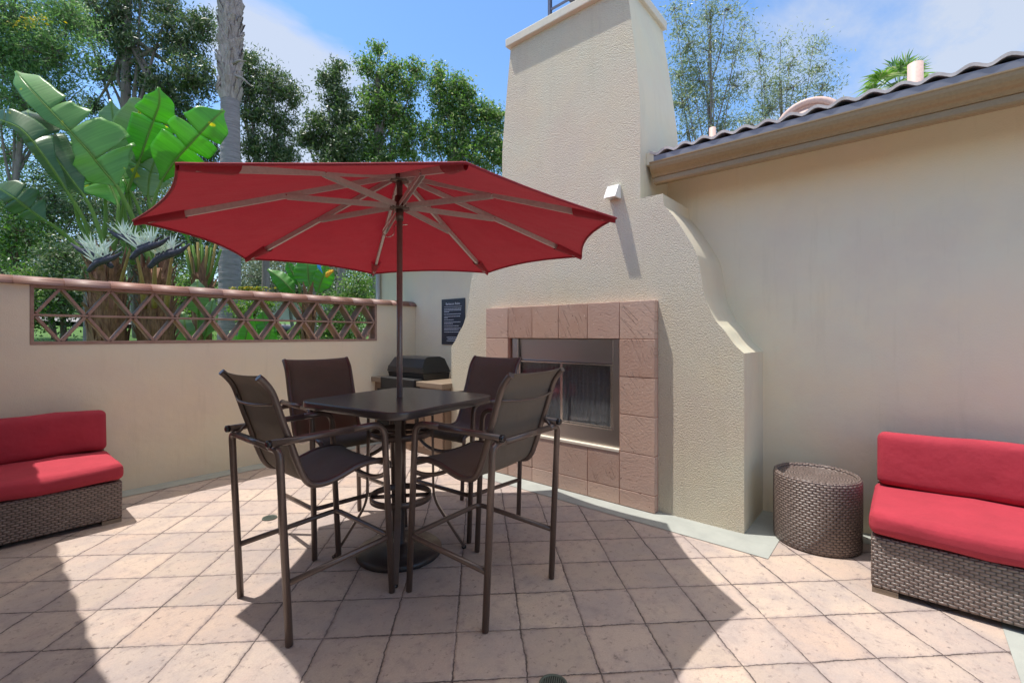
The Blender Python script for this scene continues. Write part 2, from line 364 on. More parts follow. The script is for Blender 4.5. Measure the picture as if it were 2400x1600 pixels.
class MB:
    def __init__(s): s.v = []; s.f = []; s.uv = []; s.sm = []
    def add(s, verts, faces, smooth=False, uvs=None):
        k = len(s.v); s.v += [tuple(p) for p in verts]
        for i, f in enumerate(faces):
            s.f.append([a+k for a in f]); s.sm.append(smooth[i] if isinstance(smooth, list) else smooth); s.uv.append(uvs[i] if uvs else None)
        return s
    def box(s, x0, y0, z0, x1, y1, z1, mat=None, bev=0):
        if bev:
            bm = bmesh.new(); bmesh.ops.create_cube(bm, size=1)
            for vv in bm.verts: vv.co = Vector(((x0+x1)/2+vv.co.x*(x1-x0), (y0+y1)/2+vv.co.y*(y1-y0), (z0+z1)/2+vv.co.z*(z1-z0)))
            seg = 3 if bev > .004 else 2
            bmesh.ops.bevel(bm, geom=bm.edges[:], offset=bev, segments=seg, affect='EDGES', profile=.5); bm.normal_update()
            vs = [vv.co.copy() for vv in bm.verts]; fs = [[q.index for q in f.verts] for f in bm.faces]; sm = [max(abs(t) for t in f.normal) < .999 for f in bm.faces]; bm.free()
        else:
            vs = [Vector(p) for p in ((x0, y0, z0), (x1, y0, z0), (x1, y1, z0), (x0, y1, z0), (x0, y0, z1), (x1, y0, z1), (x1, y1, z1), (x0, y1, z1))]
            fs = [(0, 3, 2, 1), (4, 5, 6, 7), (0, 1, 5, 4), (1, 2, 6, 5), (2, 3, 7, 6), (3, 0, 4, 7)]; sm = False
        if mat is not None: vs = [mat @ p for p in vs]
        return s.add(vs, fs, sm)
    def prism(s, poly, axis, a, b, smooth=False):
        """poly: 2D outline; axis 'x': (y,z), 'y': (x,z), 'z': (x,y)"""
        def P(p, t): return {'x': (t, p[0], p[1]), 'y': (p[0], t, p[1]), 'z': (p[0], p[1], t)}[axis]
        n = len(poly); vs = [P(p, a) for p in poly]+[P(p, b) for p in poly]
        fs = [list(range(n))[::-1], list(range(n, 2*n))]
        s.add(vs, fs, False); k = len(s.v)-2*n
        for i in range(n):
            j = (i+1) % n; s.f.append([k+i, k+j, k+n+j, k+n+i]); s.sm.append(smooth); s.uv.append(None)
        return s
    def tube(s, path, r, n=10, closed=False, caps=True, flat=None):
        P = [Vector(p) for p in path]; m = len(P); rs = r if isinstance(r, (list, tuple)) else [r]*m
        T = []
        for i in range(m):
            a = P[(i-1) % m] if (closed or i > 0) else P[i]; b = P[(i+1) % m] if (closed or i < m-1) else P[i]
            T.append((b-a).normalized())
        up = Vector((0, 0, 1)) if abs(T[0].z) < .9 else Vector((1, 0, 0))
        N = (up-T[0]*up.dot(T[0])).normalized(); vs = []; uvs = []; L = 0
        for i in range(m):
            if i: N = (N-T[i]*N.dot(T[i])).normalized(); L += (P[i]-P[i-1]).length
            B = T[i].cross(N); uvs.append(L)
            for j in range(n):
                a = 2*pi*j/n
                if flat: vs.append(P[i]+N*cos(a)*flat[0]+B*sin(a)*flat[1])
                else: vs.append(P[i]+(N*cos(a)+B*sin(a))*rs[i])
        fs = []; us = []
        for i in range(m if closed else m-1):
            i2 = (i+1) % m
            for j in range(n):
                j2 = (j+1) % n; fs.append((i*n+j, i2*n+j, i2*n+j2, i*n+j2))
                c = 2*pi*rs[i]/n; us.append([(j*c, uvs[i]), (j*c, uvs[i2]), ((j+1)*c, uvs[i2]), ((j+1)*c, uvs[i])])
        s.add(vs, fs, True, us)
        if caps and not closed:
            k = len(s.v)-len(vs)
            s.f.append([k+j for j in range(n)]); s.sm.append(False); s.uv.append(None)
            s.f.append([k+(m-1)*n+j for j in range(n)][::-1]); s.sm.append(False); s.uv.append(None)
        return s
    def lathe(s, prof, n=40, c=(0, 0), smooth=True):
        vs = []; fs = []; us = []
        for r, z in prof:
            for j in range(n): a = 2*pi*j/n; vs.append((c[0]+r*cos(a), c[1]+r*sin(a), z))
        L = 0
        for i in range(len(prof)-1):
            dl = hypot(prof[i+1][0]-prof[i][0], prof[i+1][1]-prof[i][1]); rr = max(prof[i][0], prof[i+1][0])
            for j in range(n):
                j2 = (j+1) % n; fs.append((i*n+j, i*n+j2, (i+1)*n+j2, (i+1)*n+j)); w = 2*pi*rr/n
                us.append([(j*w, L), ((j+1)*w, L), ((j+1)*w, L+dl), (j*w, L+dl)])
            L += dl
        return s.add(vs, fs, smooth, us)
    def grid(s, rows, smooth=True, uvs=None, close=False):
        n = len(rows[0]); m = len(rows); vs = [p for r in rows for p in r]; fs = []; us = []
        for i in range(m-1):
            for j in range(n if close else n-1):
                j2 = (j+1) % n; fs.append((i*n+j, i*n+j2, (i+1)*n+j2, (i+1)*n+j))
                if uvs: us.append([uvs[i][j], uvs[i][j2], uvs[i+1][j2], uvs[i+1][j]])
        return s.add(vs, fs, smooth, us if uvs else None)
    def build(s, name, mat, parent=None, solid=0, label=None, world_origin=None, rim=1):
        me = bpy.data.meshes.new(name)
        vs = s.v
        if world_origin: vs = [(a[0]-world_origin[0], a[1]-world_origin[1], a[2]-world_origin[2]) for a in vs]
        me.from_pydata(vs, [], s.f); me.materials.append(M[mat]); me.update()
        me.polygons.foreach_set('use_smooth', s.sm)
        ul = me.uv_layers.new(name='UVMap'); k = 0; V = s.v
        for p, fu in zip(me.polygons, s.uv):
            if fu:
                for i, q in enumerate(fu): ul.data[p.loop_start+i].uv = q
            else:
                nx, ny, nz = [abs(t) for t in p.normal]
                for i, vi in enumerate(p.vertices):
                    q = V[vi]
                    ul.data[p.loop_start+i].uv = (q[1], q[2]) if (nx >= ny and nx >= nz) else ((q[0], q[2]) if ny >= nz else (q[0], q[1]))
        bm = bmesh.new(); bm.from_mesh(me); bmesh.ops.recalc_face_normals(bm, faces=bm.faces); bm.to_mesh(me); bm.free()
        o = bpy.data.objects.new(name, me); C.objects.link(o)
        if world_origin: o.location = world_origin
        if parent: o.parent = parent
        if solid:
            md = o.modifiers.new('solid', 'SOLIDIFY'); md.thickness = solid; md.offset = 0
        if label: o['label'] = label
        return o
def bend(path, r, n=5):
    """round the inner corners of a polyline"""
    P = [Vector(p) for p in path]; out = [P[0]]
    for i in range(1, len(P)-1):
        a, b, c = P[i-1], P[i], P[i+1]; rr = min(r, (a-b).length*.49, (c-b).length*.49)
        p0 = b+(a-b).normalized()*rr; p2 = b+(c-b).normalized()*rr
        for k in range(n+1):
            t = k/n; out.append(p0*(1-t)**2+b*2*t*(1-t)+p2*t*t)
    out.append(P[-1]); return out
def spline(path, n=6):
    P = [Vector(p) for p in path]; out = []
    for i in range(len(P)-1):
        p0 = P[i-1] if i else P[0]*2-P[1]; p1 = P[i]; p2 = P[i+1]; p3 = P[i+2] if i+2 < len(P) else P[-1]*2-P[-2]
        for k in range(n):
            t = k/n; out.append(.5*((2*p1)+(p2-p0)*t+(2*p0-5*p1+4*p2-p3)*t*t+(3*p1-p0-3*p2+p3)*t**3))
    out.append(P[-1]); return out

# ================================================================ SETTING
def struct(mb, name, mat): return tag(mb.build(name, mat), kind='structure')
WX, WY = 4.06, 5.30          # face of the house wall (X) and of the garden wall (Y)
CX, CF = 2.373, 3.49         # chimney centre along Y, chimney face X
struct(MB().add([(-400, -400, -.06), (400, -400, -.06), (400, 400, -.06), (-400, 400, -.06)], [(0, 1, 2, 3)]), 'ground', 'ground_dirt')
struct(MB().add([(-3, -.36, 0), (WX, -.36, 0), (WX, WY, 0), (-3, WY, 0)], [(0, 1, 2, 3)]), 'patio_floor', 'stamped_floor')
struct(MB().add([(-3, -4, .002), (WX, -4, .002), (WX, -.36, .002), (-3, -.36, .002)], [(0, 1, 2, 3)]), 'walkway', 'border_concrete')
b = MB()
def quad(x0, y0, x1, y1, z=.004): b.add([(x0, y0, z), (x1, y0, z), (x1, y1, z), (x0, y1, z)], [(0, 1, 2, 3)])
quad(-3, WY-.20, WX, WY); quad(3.86, 4.08, WX, WY-.20)
quad(3.20, .64, CF, 4.08); quad(CF, .64, WX, .858); quad(CF, 3.86, WX, 4.08)
quad(3.86, -.36, WX, .64)
struct(b, 'border_strip', 'border_concrete')
# garden beyond the wall: raised, rising towards the back
nx, ny = 70, 70; rows = []; uvr = []
def lawn_z(x, y):
    return .95+.045*(y-5.5)+.5*max(0, (y-16)/14)**1.3+.05*sin(x*.9)*cos(y*.7)
for j in range(ny+1):
    y = 5.5+ (j/ny)**2*140
    rows.append([((i/nx-.5)*240*(.12+.88*(j/ny))+ (0 if j else 0)+4*(1-j/ny), y, lawn_z((i/nx-.5)*60, y)) for i in range(nx+1)])
m, g = newmat('lawn'); o = objc(g); n = g.noise(o, 3, 6, .7)
finish(g, Base_Color=g.mix(g.rng(n, .35, .65), c4(.04, .11, .015), c4(.10, .20, .03)), Roughness=.9, Normal=bump(g, g.noise(o, 40, 4), .03, .8))
struct(MB().grid(rows), 'lawn_ground', 'lawn')
# a road far back in the garden
ra, rb = px(560, 745, 15.0), px(760, 745, 15.5)
b = MB(); dr = (rb-ra).normalized(); nn = Vector((-dr.y, dr.x, 0)); rr = []
for k in range(30):
    p = ra+dr*(k-12)*1.6; q = p+nn*3.6; rr.append([(p.x, p.y, lawn_z(p.x, p.y)+.12), (q.x, q.y, lawn_z(q.x, q.y)+.16)])
struct(b.grid(rr), 'road', 'road_gray')

# ================================================================ GARDEN WALL
gw = thing('garden_wall', (0, WY, 0), 'tan stucco garden wall with terracotta lattice opening and barrel tile cap', 'wall')
def gwb(mb, name, mat, label=None): return mb.build(name, mat, gw, label=label, world_origin=None)
LX0, LX1, LZ0, LZ1 = .262, 3.43, 1.318, 1.80
b = MB()
poly = [(-3, 0), (WX-.002, 0), (WX-.002, LZ1), (LX1, LZ1), (LX1, LZ0), (LX0, LZ0), (LX0, LZ1), (-3, LZ1)]
b.box(-3, 0, 0, WX-.002, .2, LZ0); b.box(-3, 0, LZ0, LX0, .2, LZ1); b.box(LX1, 0, LZ0, WX-.002, .2, LZ1)
gwb(b, 'wall_body', 'stucco_garden')
b = MB(); t = .026
ly0, ly1 = -.004, .15
b.box(LX0+.002, ly0, LZ0+.001, LX1-.002, ly1, LZ0+t); b.box(LX0+.002, ly0, LZ1-.022, LX1-.002, ly1, LZ1)
b.box(LX0+.002, ly0, LZ0+t, LX0+.024, ly1, LZ1-.022); b.box(LX1-.03, ly0, LZ0+t, LX1-.002, ly1, LZ1-.022)
zm = (LZ0+LZ1)/2; b.box(LX0+.024, ly0+.004, zm-.009, LX1-.03, ly1-.002, zm+.009)
nc = 10; w = (LX1-LX0-.054)/nc
def bar2(x0, z0, x1, z1, th=.021):
    d = Vector((x1-x0, z1-z0)).normalized(); n = Vector((-d.y, d.x))*th/2
    b.prism([(x0+n.x, z0+n.y), (x1+n.x, z1+n.y), (x1-n.x, z1-n.y), (x0-n.x, z0-n.y)], 'y', ly0+.006+rng.random()*.002, ly1-.005)
for k in range(nc):
    xa = LX0+.024+k*w; xm = xa+w/2; xb = xa+w; e = .012
    bar2(xa+e, zm+.014, xm-e*.6, LZ1-.024); bar2(xm+e*.6, LZ1-.024, xb-e, zm+.014)
    bar2(xa+e, zm-.014, xm-e*.6, LZ0+t+.002); bar2(xm+e*.6, LZ0+t+.002, xb-e, zm-.014)
gwb(b, 'lattice_screen', 'terracotta_screen')
b = MB(); x = -3.0; k = 0
while x < WX-.05:
    x2 = min(x+.29, WX-.001); n = 12
    ra_, rb_ = .100, .104; jz = rng.uniform(-.0015, .0015); rws = []
    for (xx, r) in ((x-.018, rb_), (x2, ra_)):
        for rr_ in (r, r-.016):
            rws.append([(xx, .1-rr_*1.32*cos(pi*i/n), LZ1+.002+jz+rr_*.72*sin(pi*i/n)) for i in range(n+1)])
    r0, r0i, r1, r1i = rws
    b.grid([r0i, r0, r1, r1i], smooth=True); x = x2; k += 1
gwb(b, 'tile_cap', 'terracotta_glaze')
gwb(MB().prism([(-.02, LZ1), (.22, LZ1), (.21, LZ1+.045), (-.01, LZ1+.045)], 'x', -3, WX-.004), 'mortar_bed', 'terracotta_screen')

# ================================================================ HOUSE: wall, eave, roof
EX = 3.585            # front of the gutter
house = thing('house', (WX, 0, 0), 'tan stucco house wall with brown gutter and wavy clay tile roof edge', 'house')
def hb(mb, name, mat, label=None):
    o = mb.build(name, mat, None, label=label); o.parent = house; o.matrix_parent_inverse = Matrix.Translation((-WX, 0, 0)); return o
Y0, Y1 = -4.0, 6.29
hb(MB().box(WX, Y0, -.05, WX+.22, Y1, 2.87).box(WX+.22, Y1-.2, -.05, 9.0, Y1, 2.86), 'wall', 'stucco_smooth')
# gutter: ogee profile (x, z); two lengths, one each side of the chimney
GD = .085
def gutter(ya, yb, name):
    pr = [(EX-.004, 2.90), (EX-.004, 2.892), (EX, 2.885), (EX+.002, 2.865), (EX+.008, 2.842), (EX+.022, 2.822), (EX+.038, 2.808), (EX+.046, 2.796), (EX+.05, 2.785), (EX+.125, 2.785), (EX+.125, 2.905), (EX+.12, 2.905), (EX+.12, 2.80), (EX+.06, 2.80), (EX+.012, 2.87), (EX+.012, 2.90)]
    pr = [(x_, z_-GD) for x_, z_ in pr]
    b = MB().prism(pr, 'y', ya, yb, smooth=False)
    b.box(EX+.004, ya-.002, 2.81, EX+.12, ya, 2.89) if False else None
    hb(b, name, 'gutter_paint')
SHAFT = 1.64
gutter(Y0, 1.585, 'gutter'); gutter(3.16, Y1+.25, 'gutter')
for ya, yb in ((Y0, 1.575), (3.17, Y1+.24)):
    hb(MB().prism([(EX+.058, 2.662), (EX+.064, 2.648), (EX+.115, 2.648), (EX+.115, 2.698), (EX+.058, 2.698)], 'y', ya, yb), 'fascia', 'gutter_paint')
    hb(MB().prism([(EX+.126, 2.80), (WX-.001, 2.845), (WX-.001, 2.86), (EX+.126, 2.815)], 'y', ya, yb), 'soffit', 'stucco_cap')
# roof of S tiles rising at 13 degrees
per = .1452; slope = math.tan(radians(12.0)); NSEG = 8
def roof_field(name, ya, yb, X1=9.0):
    X0 = EX+.015; ys = np.arange(ya, yb+1e-6, per/NSEG); rows = []; 
    def wave(y):
        t = ((y-.004)/per) % 1.0
        return .031*(0.5+0.5*cos(2*pi*t))**.8+.004*sin(y*7)
    for course in range(14):
        xa = X0+course*.36; xb = xa+.37
        if xa > X1: break
        for xx, off, thick in ((xa, .016, .0), (xb, .0, .0)):
            rows.append([(xx, y, 2.872+(xx-X0)*slope+off+wave(y)) for y in ys])
    b = MB(); b.grid(rows)
    # the cut ends of the first course: a thick wavy lip
    top = rows[0]; bot = [(p[0], p[1], p[2]-.020) for p in top]; inn = [(p[0]+.3, p[1], p[2]-.020+.3*slope) for p in top]
    b.grid([top, bot, inn], smooth=False)
    hb(b, name, 'roof_clay')
    hb(MB().prism([(X0+.006, 2.80), (X1, 2.80+(X1-X0)*slope), (X1, 2.868+(X1-X0)*slope-.01), (X0+.006, 2.866)], 'y', ya+.01, yb-.01), 'roof_deck', 'roof_underlay')
roof_field('tile_roof', Y0, 1.60); roof_field('tile_roof', 3.15, Y1+.3)
hb(MB().box(EX+.02, 1.555, 2.80, WX+.2, 1.622, 2.905, bev=.006), 'end_flashing', 'stucco_side')
# behind the chimney the roof goes on
b = MB().box(4.34, 1.60, 2.86, 9.0, 3.15, 2.92); hb(b, 'roof_deck', 'roof_underlay')
# pipes and a round clay vent on the roof
def onx(pxx, pyy, X):
    r = (pxx-1200)/FOC; d = X/(r*CA+SA); return Vector((X, -r*d*SA+d*CA, EYE+(HOR-pyy)/FOC*d))
for (x_, yt, rad, X) in ((1670, 300, .028, 4.3), (2145.5, 150, .047, 4.6)):
    p = onx(x_, yt, X)
    hb(MB().lathe([(rad, p.z-.75), (rad, p.z), (rad*.85, p.z), (rad*.85, p.z-.05)], 20, (p.x, p.y)), 'vent_pipe', 'pink_pipe')
p = onx(1897, 238, 4.45); b = MB(); ns = 9
for k in range(ns):
    a = pi*k/(ns-1)
for k in range(4):
    r = .235-.035*k; pts = [(p.x-.05+.035*k, p.y-r*cos(pi*i/16), p.z-.25+r*.98*sin(pi*i/16)+.01*k) for i in range(17)]
    b.tube(pts, .028, 8)
b.lathe([(.22, p.z-.4), (.2, p.z-.1), (.12, p.z-.03), (.001, p.z-.015)], 24, (p.x+.12, p.y))
hb(b, 'roof_vent', 'pink_pipe')
# downspout on the far corner
hb(MB().tube([(WX-.045, 6.17, 0), (WX-.045, 6.17, 2.75)], .035, 12), 'downspout', 'gray_pipe')

# ================================================================ CHIMNEY
ch = thing('chimney_fireplace', (CF, CX, 0), 'tall tapered stucco outdoor chimney with curved shoulders and clay tiled fireplace', 'fireplace')
def cb(mb, name, mat, parent=None, label=None, solid=0):
    o = mb.build(name, mat, None, label=label, solid=solid); o.parent = parent or ch
    o.matrix_parent_inverse = Matrix.Translation((-CF, -CX, 0)); return o
prof = [(.848, 0), (.848, 1.268), (.915, 1.336), (.978, 1.430), (1.036, 1.50), (1.087, 1.606), (1.121, 1.706), (1.145, 1.86), (1.165, 1.975), (1.197, 2.055), (1.26, 2.172), (1.334, 2.295), (1.40, 2.382), (1.424, 2.41), (1.434, 2.505)]
def smoothpoly(P):
    q = spline([(a, b_, 0) for a, b_ in P], 4); return [(v.x, v.y) for v in q]
curve = [(.848, .0), (.848, 1.268)] + smoothpoly(prof[1:-1])[1:] + [(1.434, 2.505)]
right = curve; left = [(2*CX-y, z) for y, z in curve][::-1]
# firebox opening
OY0, OY1, OZ0, OZ1 = 1.772, 2.955, .445, 1.362
# body: side bands (curved), and front face with a hole, made as strips
b = MB(); n = len(right)
def strip(pts, smooth):
    rows = [[(CF, y, z) for y, z in pts], [(WX, y, z) for y, z in pts]]
    for i in range(len(pts)-1):
        k = len(b.v); b.v += [rows[0][i], rows[0][i+1], rows[1][i+1], rows[1][i]]; b.f.append([k, k+1, k+2, k+3]); b.sm.append(False); b.uv.append(None)
strip(right, True); strip(left, True); strip([right[-1], left[0]], False)
side_o = cb(b, 'shoulder_sides', 'stucco_side')
bm = bmesh.new(); bm.from_mesh(side_o.data); bmesh.ops.remove_doubles(bm, verts=bm.verts, dist=.0005)
for f in bm.faces: f.smooth = True
for e in bm.edges:
    if len(e.link_faces) == 2 and e.calc_face_angle() > .5: e.smooth = False
bm.to_mesh(side_o.data); bm.free()
b = MB()
for i in range(len(right)-1):
    (ya, za), (yb, zb) = right[i], right[i+1]
    if za < OZ0 < zb or za < OZ1 < zb or True:
        cuts = [za]+[c for c in (OZ0, OZ1) if za < c < zb]+[zb]
        for z0, z1 in zip(cuts[:-1], cuts[1:]):
            f0 = (z0-za)/(zb-za) if zb > za else 0; f1 = (z1-za)/(zb-za) if zb > za else 1
            y0 = ya+(yb-ya)*f0; y1 = ya+(yb-ya)*f1; zc = (z0+z1)/2
            segs = [((y0, y1), (2*CX-y0, 2*CX-y1))] if not (OZ0 < zc < OZ1) else [((y0, y1), (OY0, OY0)), ((OY1, OY1), (2*CX-y0, 2*CX-y1))]
            for (p0, p1), (q0, q1) in segs:
                b.add([(CF, p0, z0), (CF, q0, z0), (CF, q1, z1), (CF, p1, z1)], [(0, 1, 2, 3)])
cb(b, 'front_face', 'stucco_rough')
# shaft: front, sides; tapers towards the top
def hw(z): return .752 if z < 3.25 else .752-.118*((z-3.25)/1.05)**1.15
def xb_(z): return 4.32-.10*max(0, (z-3.0)/1.3)
b = MB(); b2 = MB(); zs = [2.505+(4.30-2.505)*k/16 for k in range(17)]
xf = CF+.0015
b.grid([[(xf, CX-hw(z), z), (xf, CX+hw(z), z)] for z in zs], smooth=False)
b2.grid([[(xf, CX-hw(z), z), (xb_(z), CX-hw(z), z)] for z in zs], smooth=True)
b2.grid([[(xf, CX+hw(z), z), (xb_(z), CX+hw(z), z)] for z in zs], smooth=True)
b2.grid([[(xb_(z), CX-hw(z), z), (xb_(z), CX+hw(z), z)] for z in zs], smooth=True)
cb(b, 'shaft_front', 'stucco_rough'); cb(b2, 'shaft_sides', 'stucco_side')
h4 = hw(4.29)
b = MB().box(CF-.045, CX-h4-.035, 4.29, 4.25, CX+h4+.035, 4.37, bev=.008)
cb(b, 'cap_slab', 'stucco_cap')
# spark arrestor: frame with mesh sides
b = MB(); ax0, ax1, ay0, ay1, az0, az1 = CF+.12, 4.08, CX-.40, CX+.235, 4.376, 4.86
for xx in (ax0, ax1):
    for yy in (ay0, ay1): b.box(xx-.015, yy-.015, az0, xx+.015, yy+.015, az1)
b.box(ax0-.03, ay0-.03, az1, ax1+.03, ay1+.03, az1+.05)
for zz_ in (az0, az0+.16): b.box(ax0-.012, ay0+.015, zz_, ax0+.0, ay1-.015, zz_+.02)
arr = cb(b, 'spark_arrestor', 'vent_mesh')
b = MB()
for k in range(40):
    yy = ay0+.015+(ay1-ay0-.03)*k/39; b.box(ax0-.004, yy-.003, az0, ax0-.001, yy+.003, az1)
for k in range(26):
    z_ = az0+.02+(az1-az0-.03)*k/26; b.box(ax0-.0075, ay0+.015, z_-.003, ax0-.0045, ay1-.015, z_+.003)
for k in range(28):
    xx = ax0+.015+(ax1-ax0-.03)*k/27; b.box(xx-.003, ay1+.001, az0, xx+.003, ay1+.004, az1)
b.box(ax0+.05, ay0+.05, az0, ax1-.05, ay1-.05, az0+.40)
cb(b, 'wire_mesh', 'vent_mesh', arr)
arr2 = bpy.data.objects['wire_mesh']
# tile surround: each tile an island of one part
TX = 3.42
b = MB(); bg_ = MB()
ys = [1.467+.3035*k for k in range(7)]; ys[6] = 3.288
zs = [0.006, .14, .447, .752, 1.058, 1.364, 1.672]
def tile(y0, y1, z0, z1):
    gp = .0025; dx = rng.uniform(-.0015, .0015)
    b.box(TX+dx, y0+gp, z0+gp, CF-.012, y1-gp, z1-gp, bev=.003)
for r in range(6):
    for c in range(6):
        if r in (2, 3, 4) and 1 <= c <= 4: continue
        y0, y1 = ys[c], ys[c+1]
        tile(y0, y1, zs[r], zs[r+1])
cb(b, 'tile_surround', 'adobe_tile')
b = MB()
b.box(TX+.006, 1.471, .0055, CF-.001, OY0, 1.668); b.box(TX+.006, OY1+.02, .0055, CF-.001, 3.284, 1.668)
b.box(TX+.006, OY0, .0055, CF-.001, OY1+.02, OZ0-.002); b.box(TX+.006, OY0, OZ1+.004, CF-.001, OY1+.02, 1.668)
cb(b, 'tile_grout', 'grout')
cb(MB().box(TX-.004, OY0+.003, OZ0-.012, CF+.02, OY1+.02, OZ0+.012, bev=.003), 'opening_ledge', 'grout_pale')
# firebox
fb = MB(); FX = TX+.03; sy0, sy1 = OY0+.004, OY1-.004; sz0, sz1 = OZ0+.013, OZ1-.002
fb.box(FX, sy0, sz0, FX+.02, sy0+.075, sz1); fb.box(FX, sy1-.075, sz0, FX+.02, sy1, sz1)
fb.box(FX+.002, sy0+.075, sz0, FX+.022, sy1-.075, sz0+.135)
frame = cb(fb, 'firebox_frame', 'stainless')
gy0, gy1 = sy0+.075, sy1-.075
b = MB().prism([(FX+.022, sz1), (FX+.030, sz1-.20), (FX+.032, sz1-.205), (FX+.06, sz1-.21), (FX+.06, sz1)], 'y', gy0, gy1)
cb(b, 'hood_panel', 'stainless')
b = MB()
for z_, t_ in ((sz0+.137, .014), (sz0+.158, .008)): b.box(FX+.004, gy0, z_, FX+.03, gy1, z_+t_)
b.box(FX-.002, gy0-.006, sz1-.224, FX+.05, gy1+.006, sz1-.21)
b.box(FX+.006, gy0, sz0+.165, FX+.02, gy0+.02, sz1-.225); b.box(FX+.006, gy1-.02, sz0+.165, FX+.02, gy1, sz1-.225)
ym = gy0+.52
for yy in (ym,): b.box(FX+.01, yy-.012, sz0+.167, FX+.02, yy+.012, sz1-.226)
b.box(FX-.001, gy1+.004, sz0+.14, FX+.0, gy1+.01, sz1-.01); b.box(FX-.001, gy0-.01, sz0+.14, FX+.0, gy0-.004, sz1-.01)
cb(b, 'door_track', 'steel_bright')
cb(MB().box(FX+.023, gy0+.02, sz0+.167, FX+.027, ym-.012, sz1-.226).box(FX+.023, ym+.012, sz0+.167, FX+.027, gy1-.02, sz1-.226), 'glass_door', 'fire_glass')
b = MB(); rows = [[], []]; ruv = [[], []]; N = 150
for i in range(N+1):
    y = gy0+.01+(gy1-gy0-.02)*i/N; xw = FX+.050+.004*sin(i*.95+2*sin(i*.11))
    rows[0].append((xw, y, sz0+.1)); rows[1].append((xw, y, sz1-.23)); ruv[0].append((y*1.6, sz0)); ruv[1].append((y*1.6, sz1))
b.grid(rows, uvs=ruv); cb(b, 'chain_curtain', 'chain_mesh')
b = MB()
b.box(FX+.5, OY0-.1, OZ0-.05, FX+.54, OY1+.1, OZ1+.1); b.box(FX+.05, OY0-.06, OZ0-.05, FX+.5, OY0, OZ1+.1); b.box(FX+.05, OY1, OZ0-.05, FX+.5, OY1+.06, OZ1+.1)
b.box(FX+.062, OY0, OZ0-.05, FX+.5, OY1, OZ0+.10); b.box(FX+.062, OY0, OZ1-.02, FX+.5, OY1, OZ1+.1)
cb(b, 'firebox_lining', 'black_matte')
b = MB()
for k in range(4):
    b.tube([(FX+.2+.05*(k % 2), OY0+.35+.03*k, OZ0+.2+.07*(k//2)), (FX+.24+.04*(k % 2), OY1-.3-.05*k, OZ0+.21+.07*(k//2))], .045, 9)
cb(b, 'fire_log', 'bark_brown')
# wedge light high on the face
p = onx(1434, 449, CF-.06)
sc_ = thing('wall_light', (CF, p.y, p.z), 'small white wedge shaped light high on the chimney face', 'wall light')
b = MB(); w_ = .052
b.add([(-.105, -w_, -.055), (-.105, w_, -.055), (-.04, w_, .055), (-.04, -w_, .055), (-.0005, -w_, -.055), (-.0005, w_, -.055), (-.0005, w_, .055), (-.0005, -w_, .055)],
      [(0, 1, 2, 3), (4, 7, 6, 5), (0, 3, 7, 4), (1, 5, 6, 2), (3, 2, 6, 7), (0, 4, 5, 1)])
b.build('housing', 'white_paint', sc_)
MB().box(-.09, -w_+.01, -.059, -.015, w_-.01, -.0555).build('lens', 'steel_bright', sc_)

# ================================================================ NEIGHBOUR ROOF that shades the left of the patio
nb = thing('neighbour_building', (-1.5, 1.5, 0), 'stucco side building left of the patio whose tiled eave throws the shadow', 'building')
def nbb(mb, name, mat):
    o = mb.build(name, mat); o.parent = nb; o.matrix_parent_inverse = Matrix.Translation((1.5, -1.5, 0)); return o
nbb(MB().box(-1.72, -4, -.05, -1.5, WY-.01, 2.62), 'wall', 'stucco_smooth')
b = MB(); ez = 2.62; ex = -.09; rws = []
ys = np.arange(-4, WY+.3, .03)
def nw(y): return .010*(abs(sin(pi*y/.30)))
top = [(ex+nw(y), y, ez+.05+.035*abs(sin(pi*y/.3))) for y in ys]; mid = [(ex-2.6, y, ez+.05+.5+.06*abs(sin(pi*y/.3))) for y in ys]
b.grid([[(p[0], p[1], ez+.03) for p in top], top, mid]); nbb(b, 'tile_roof', 'roof_clay')
nbb(MB().prism([(ex-.01, ez), (ex-.01, ez+.03), (-2.6, ez+.53), (-2.6, ez)], 'y', -4, WY+.29), 'eave', 'gutter_paint')
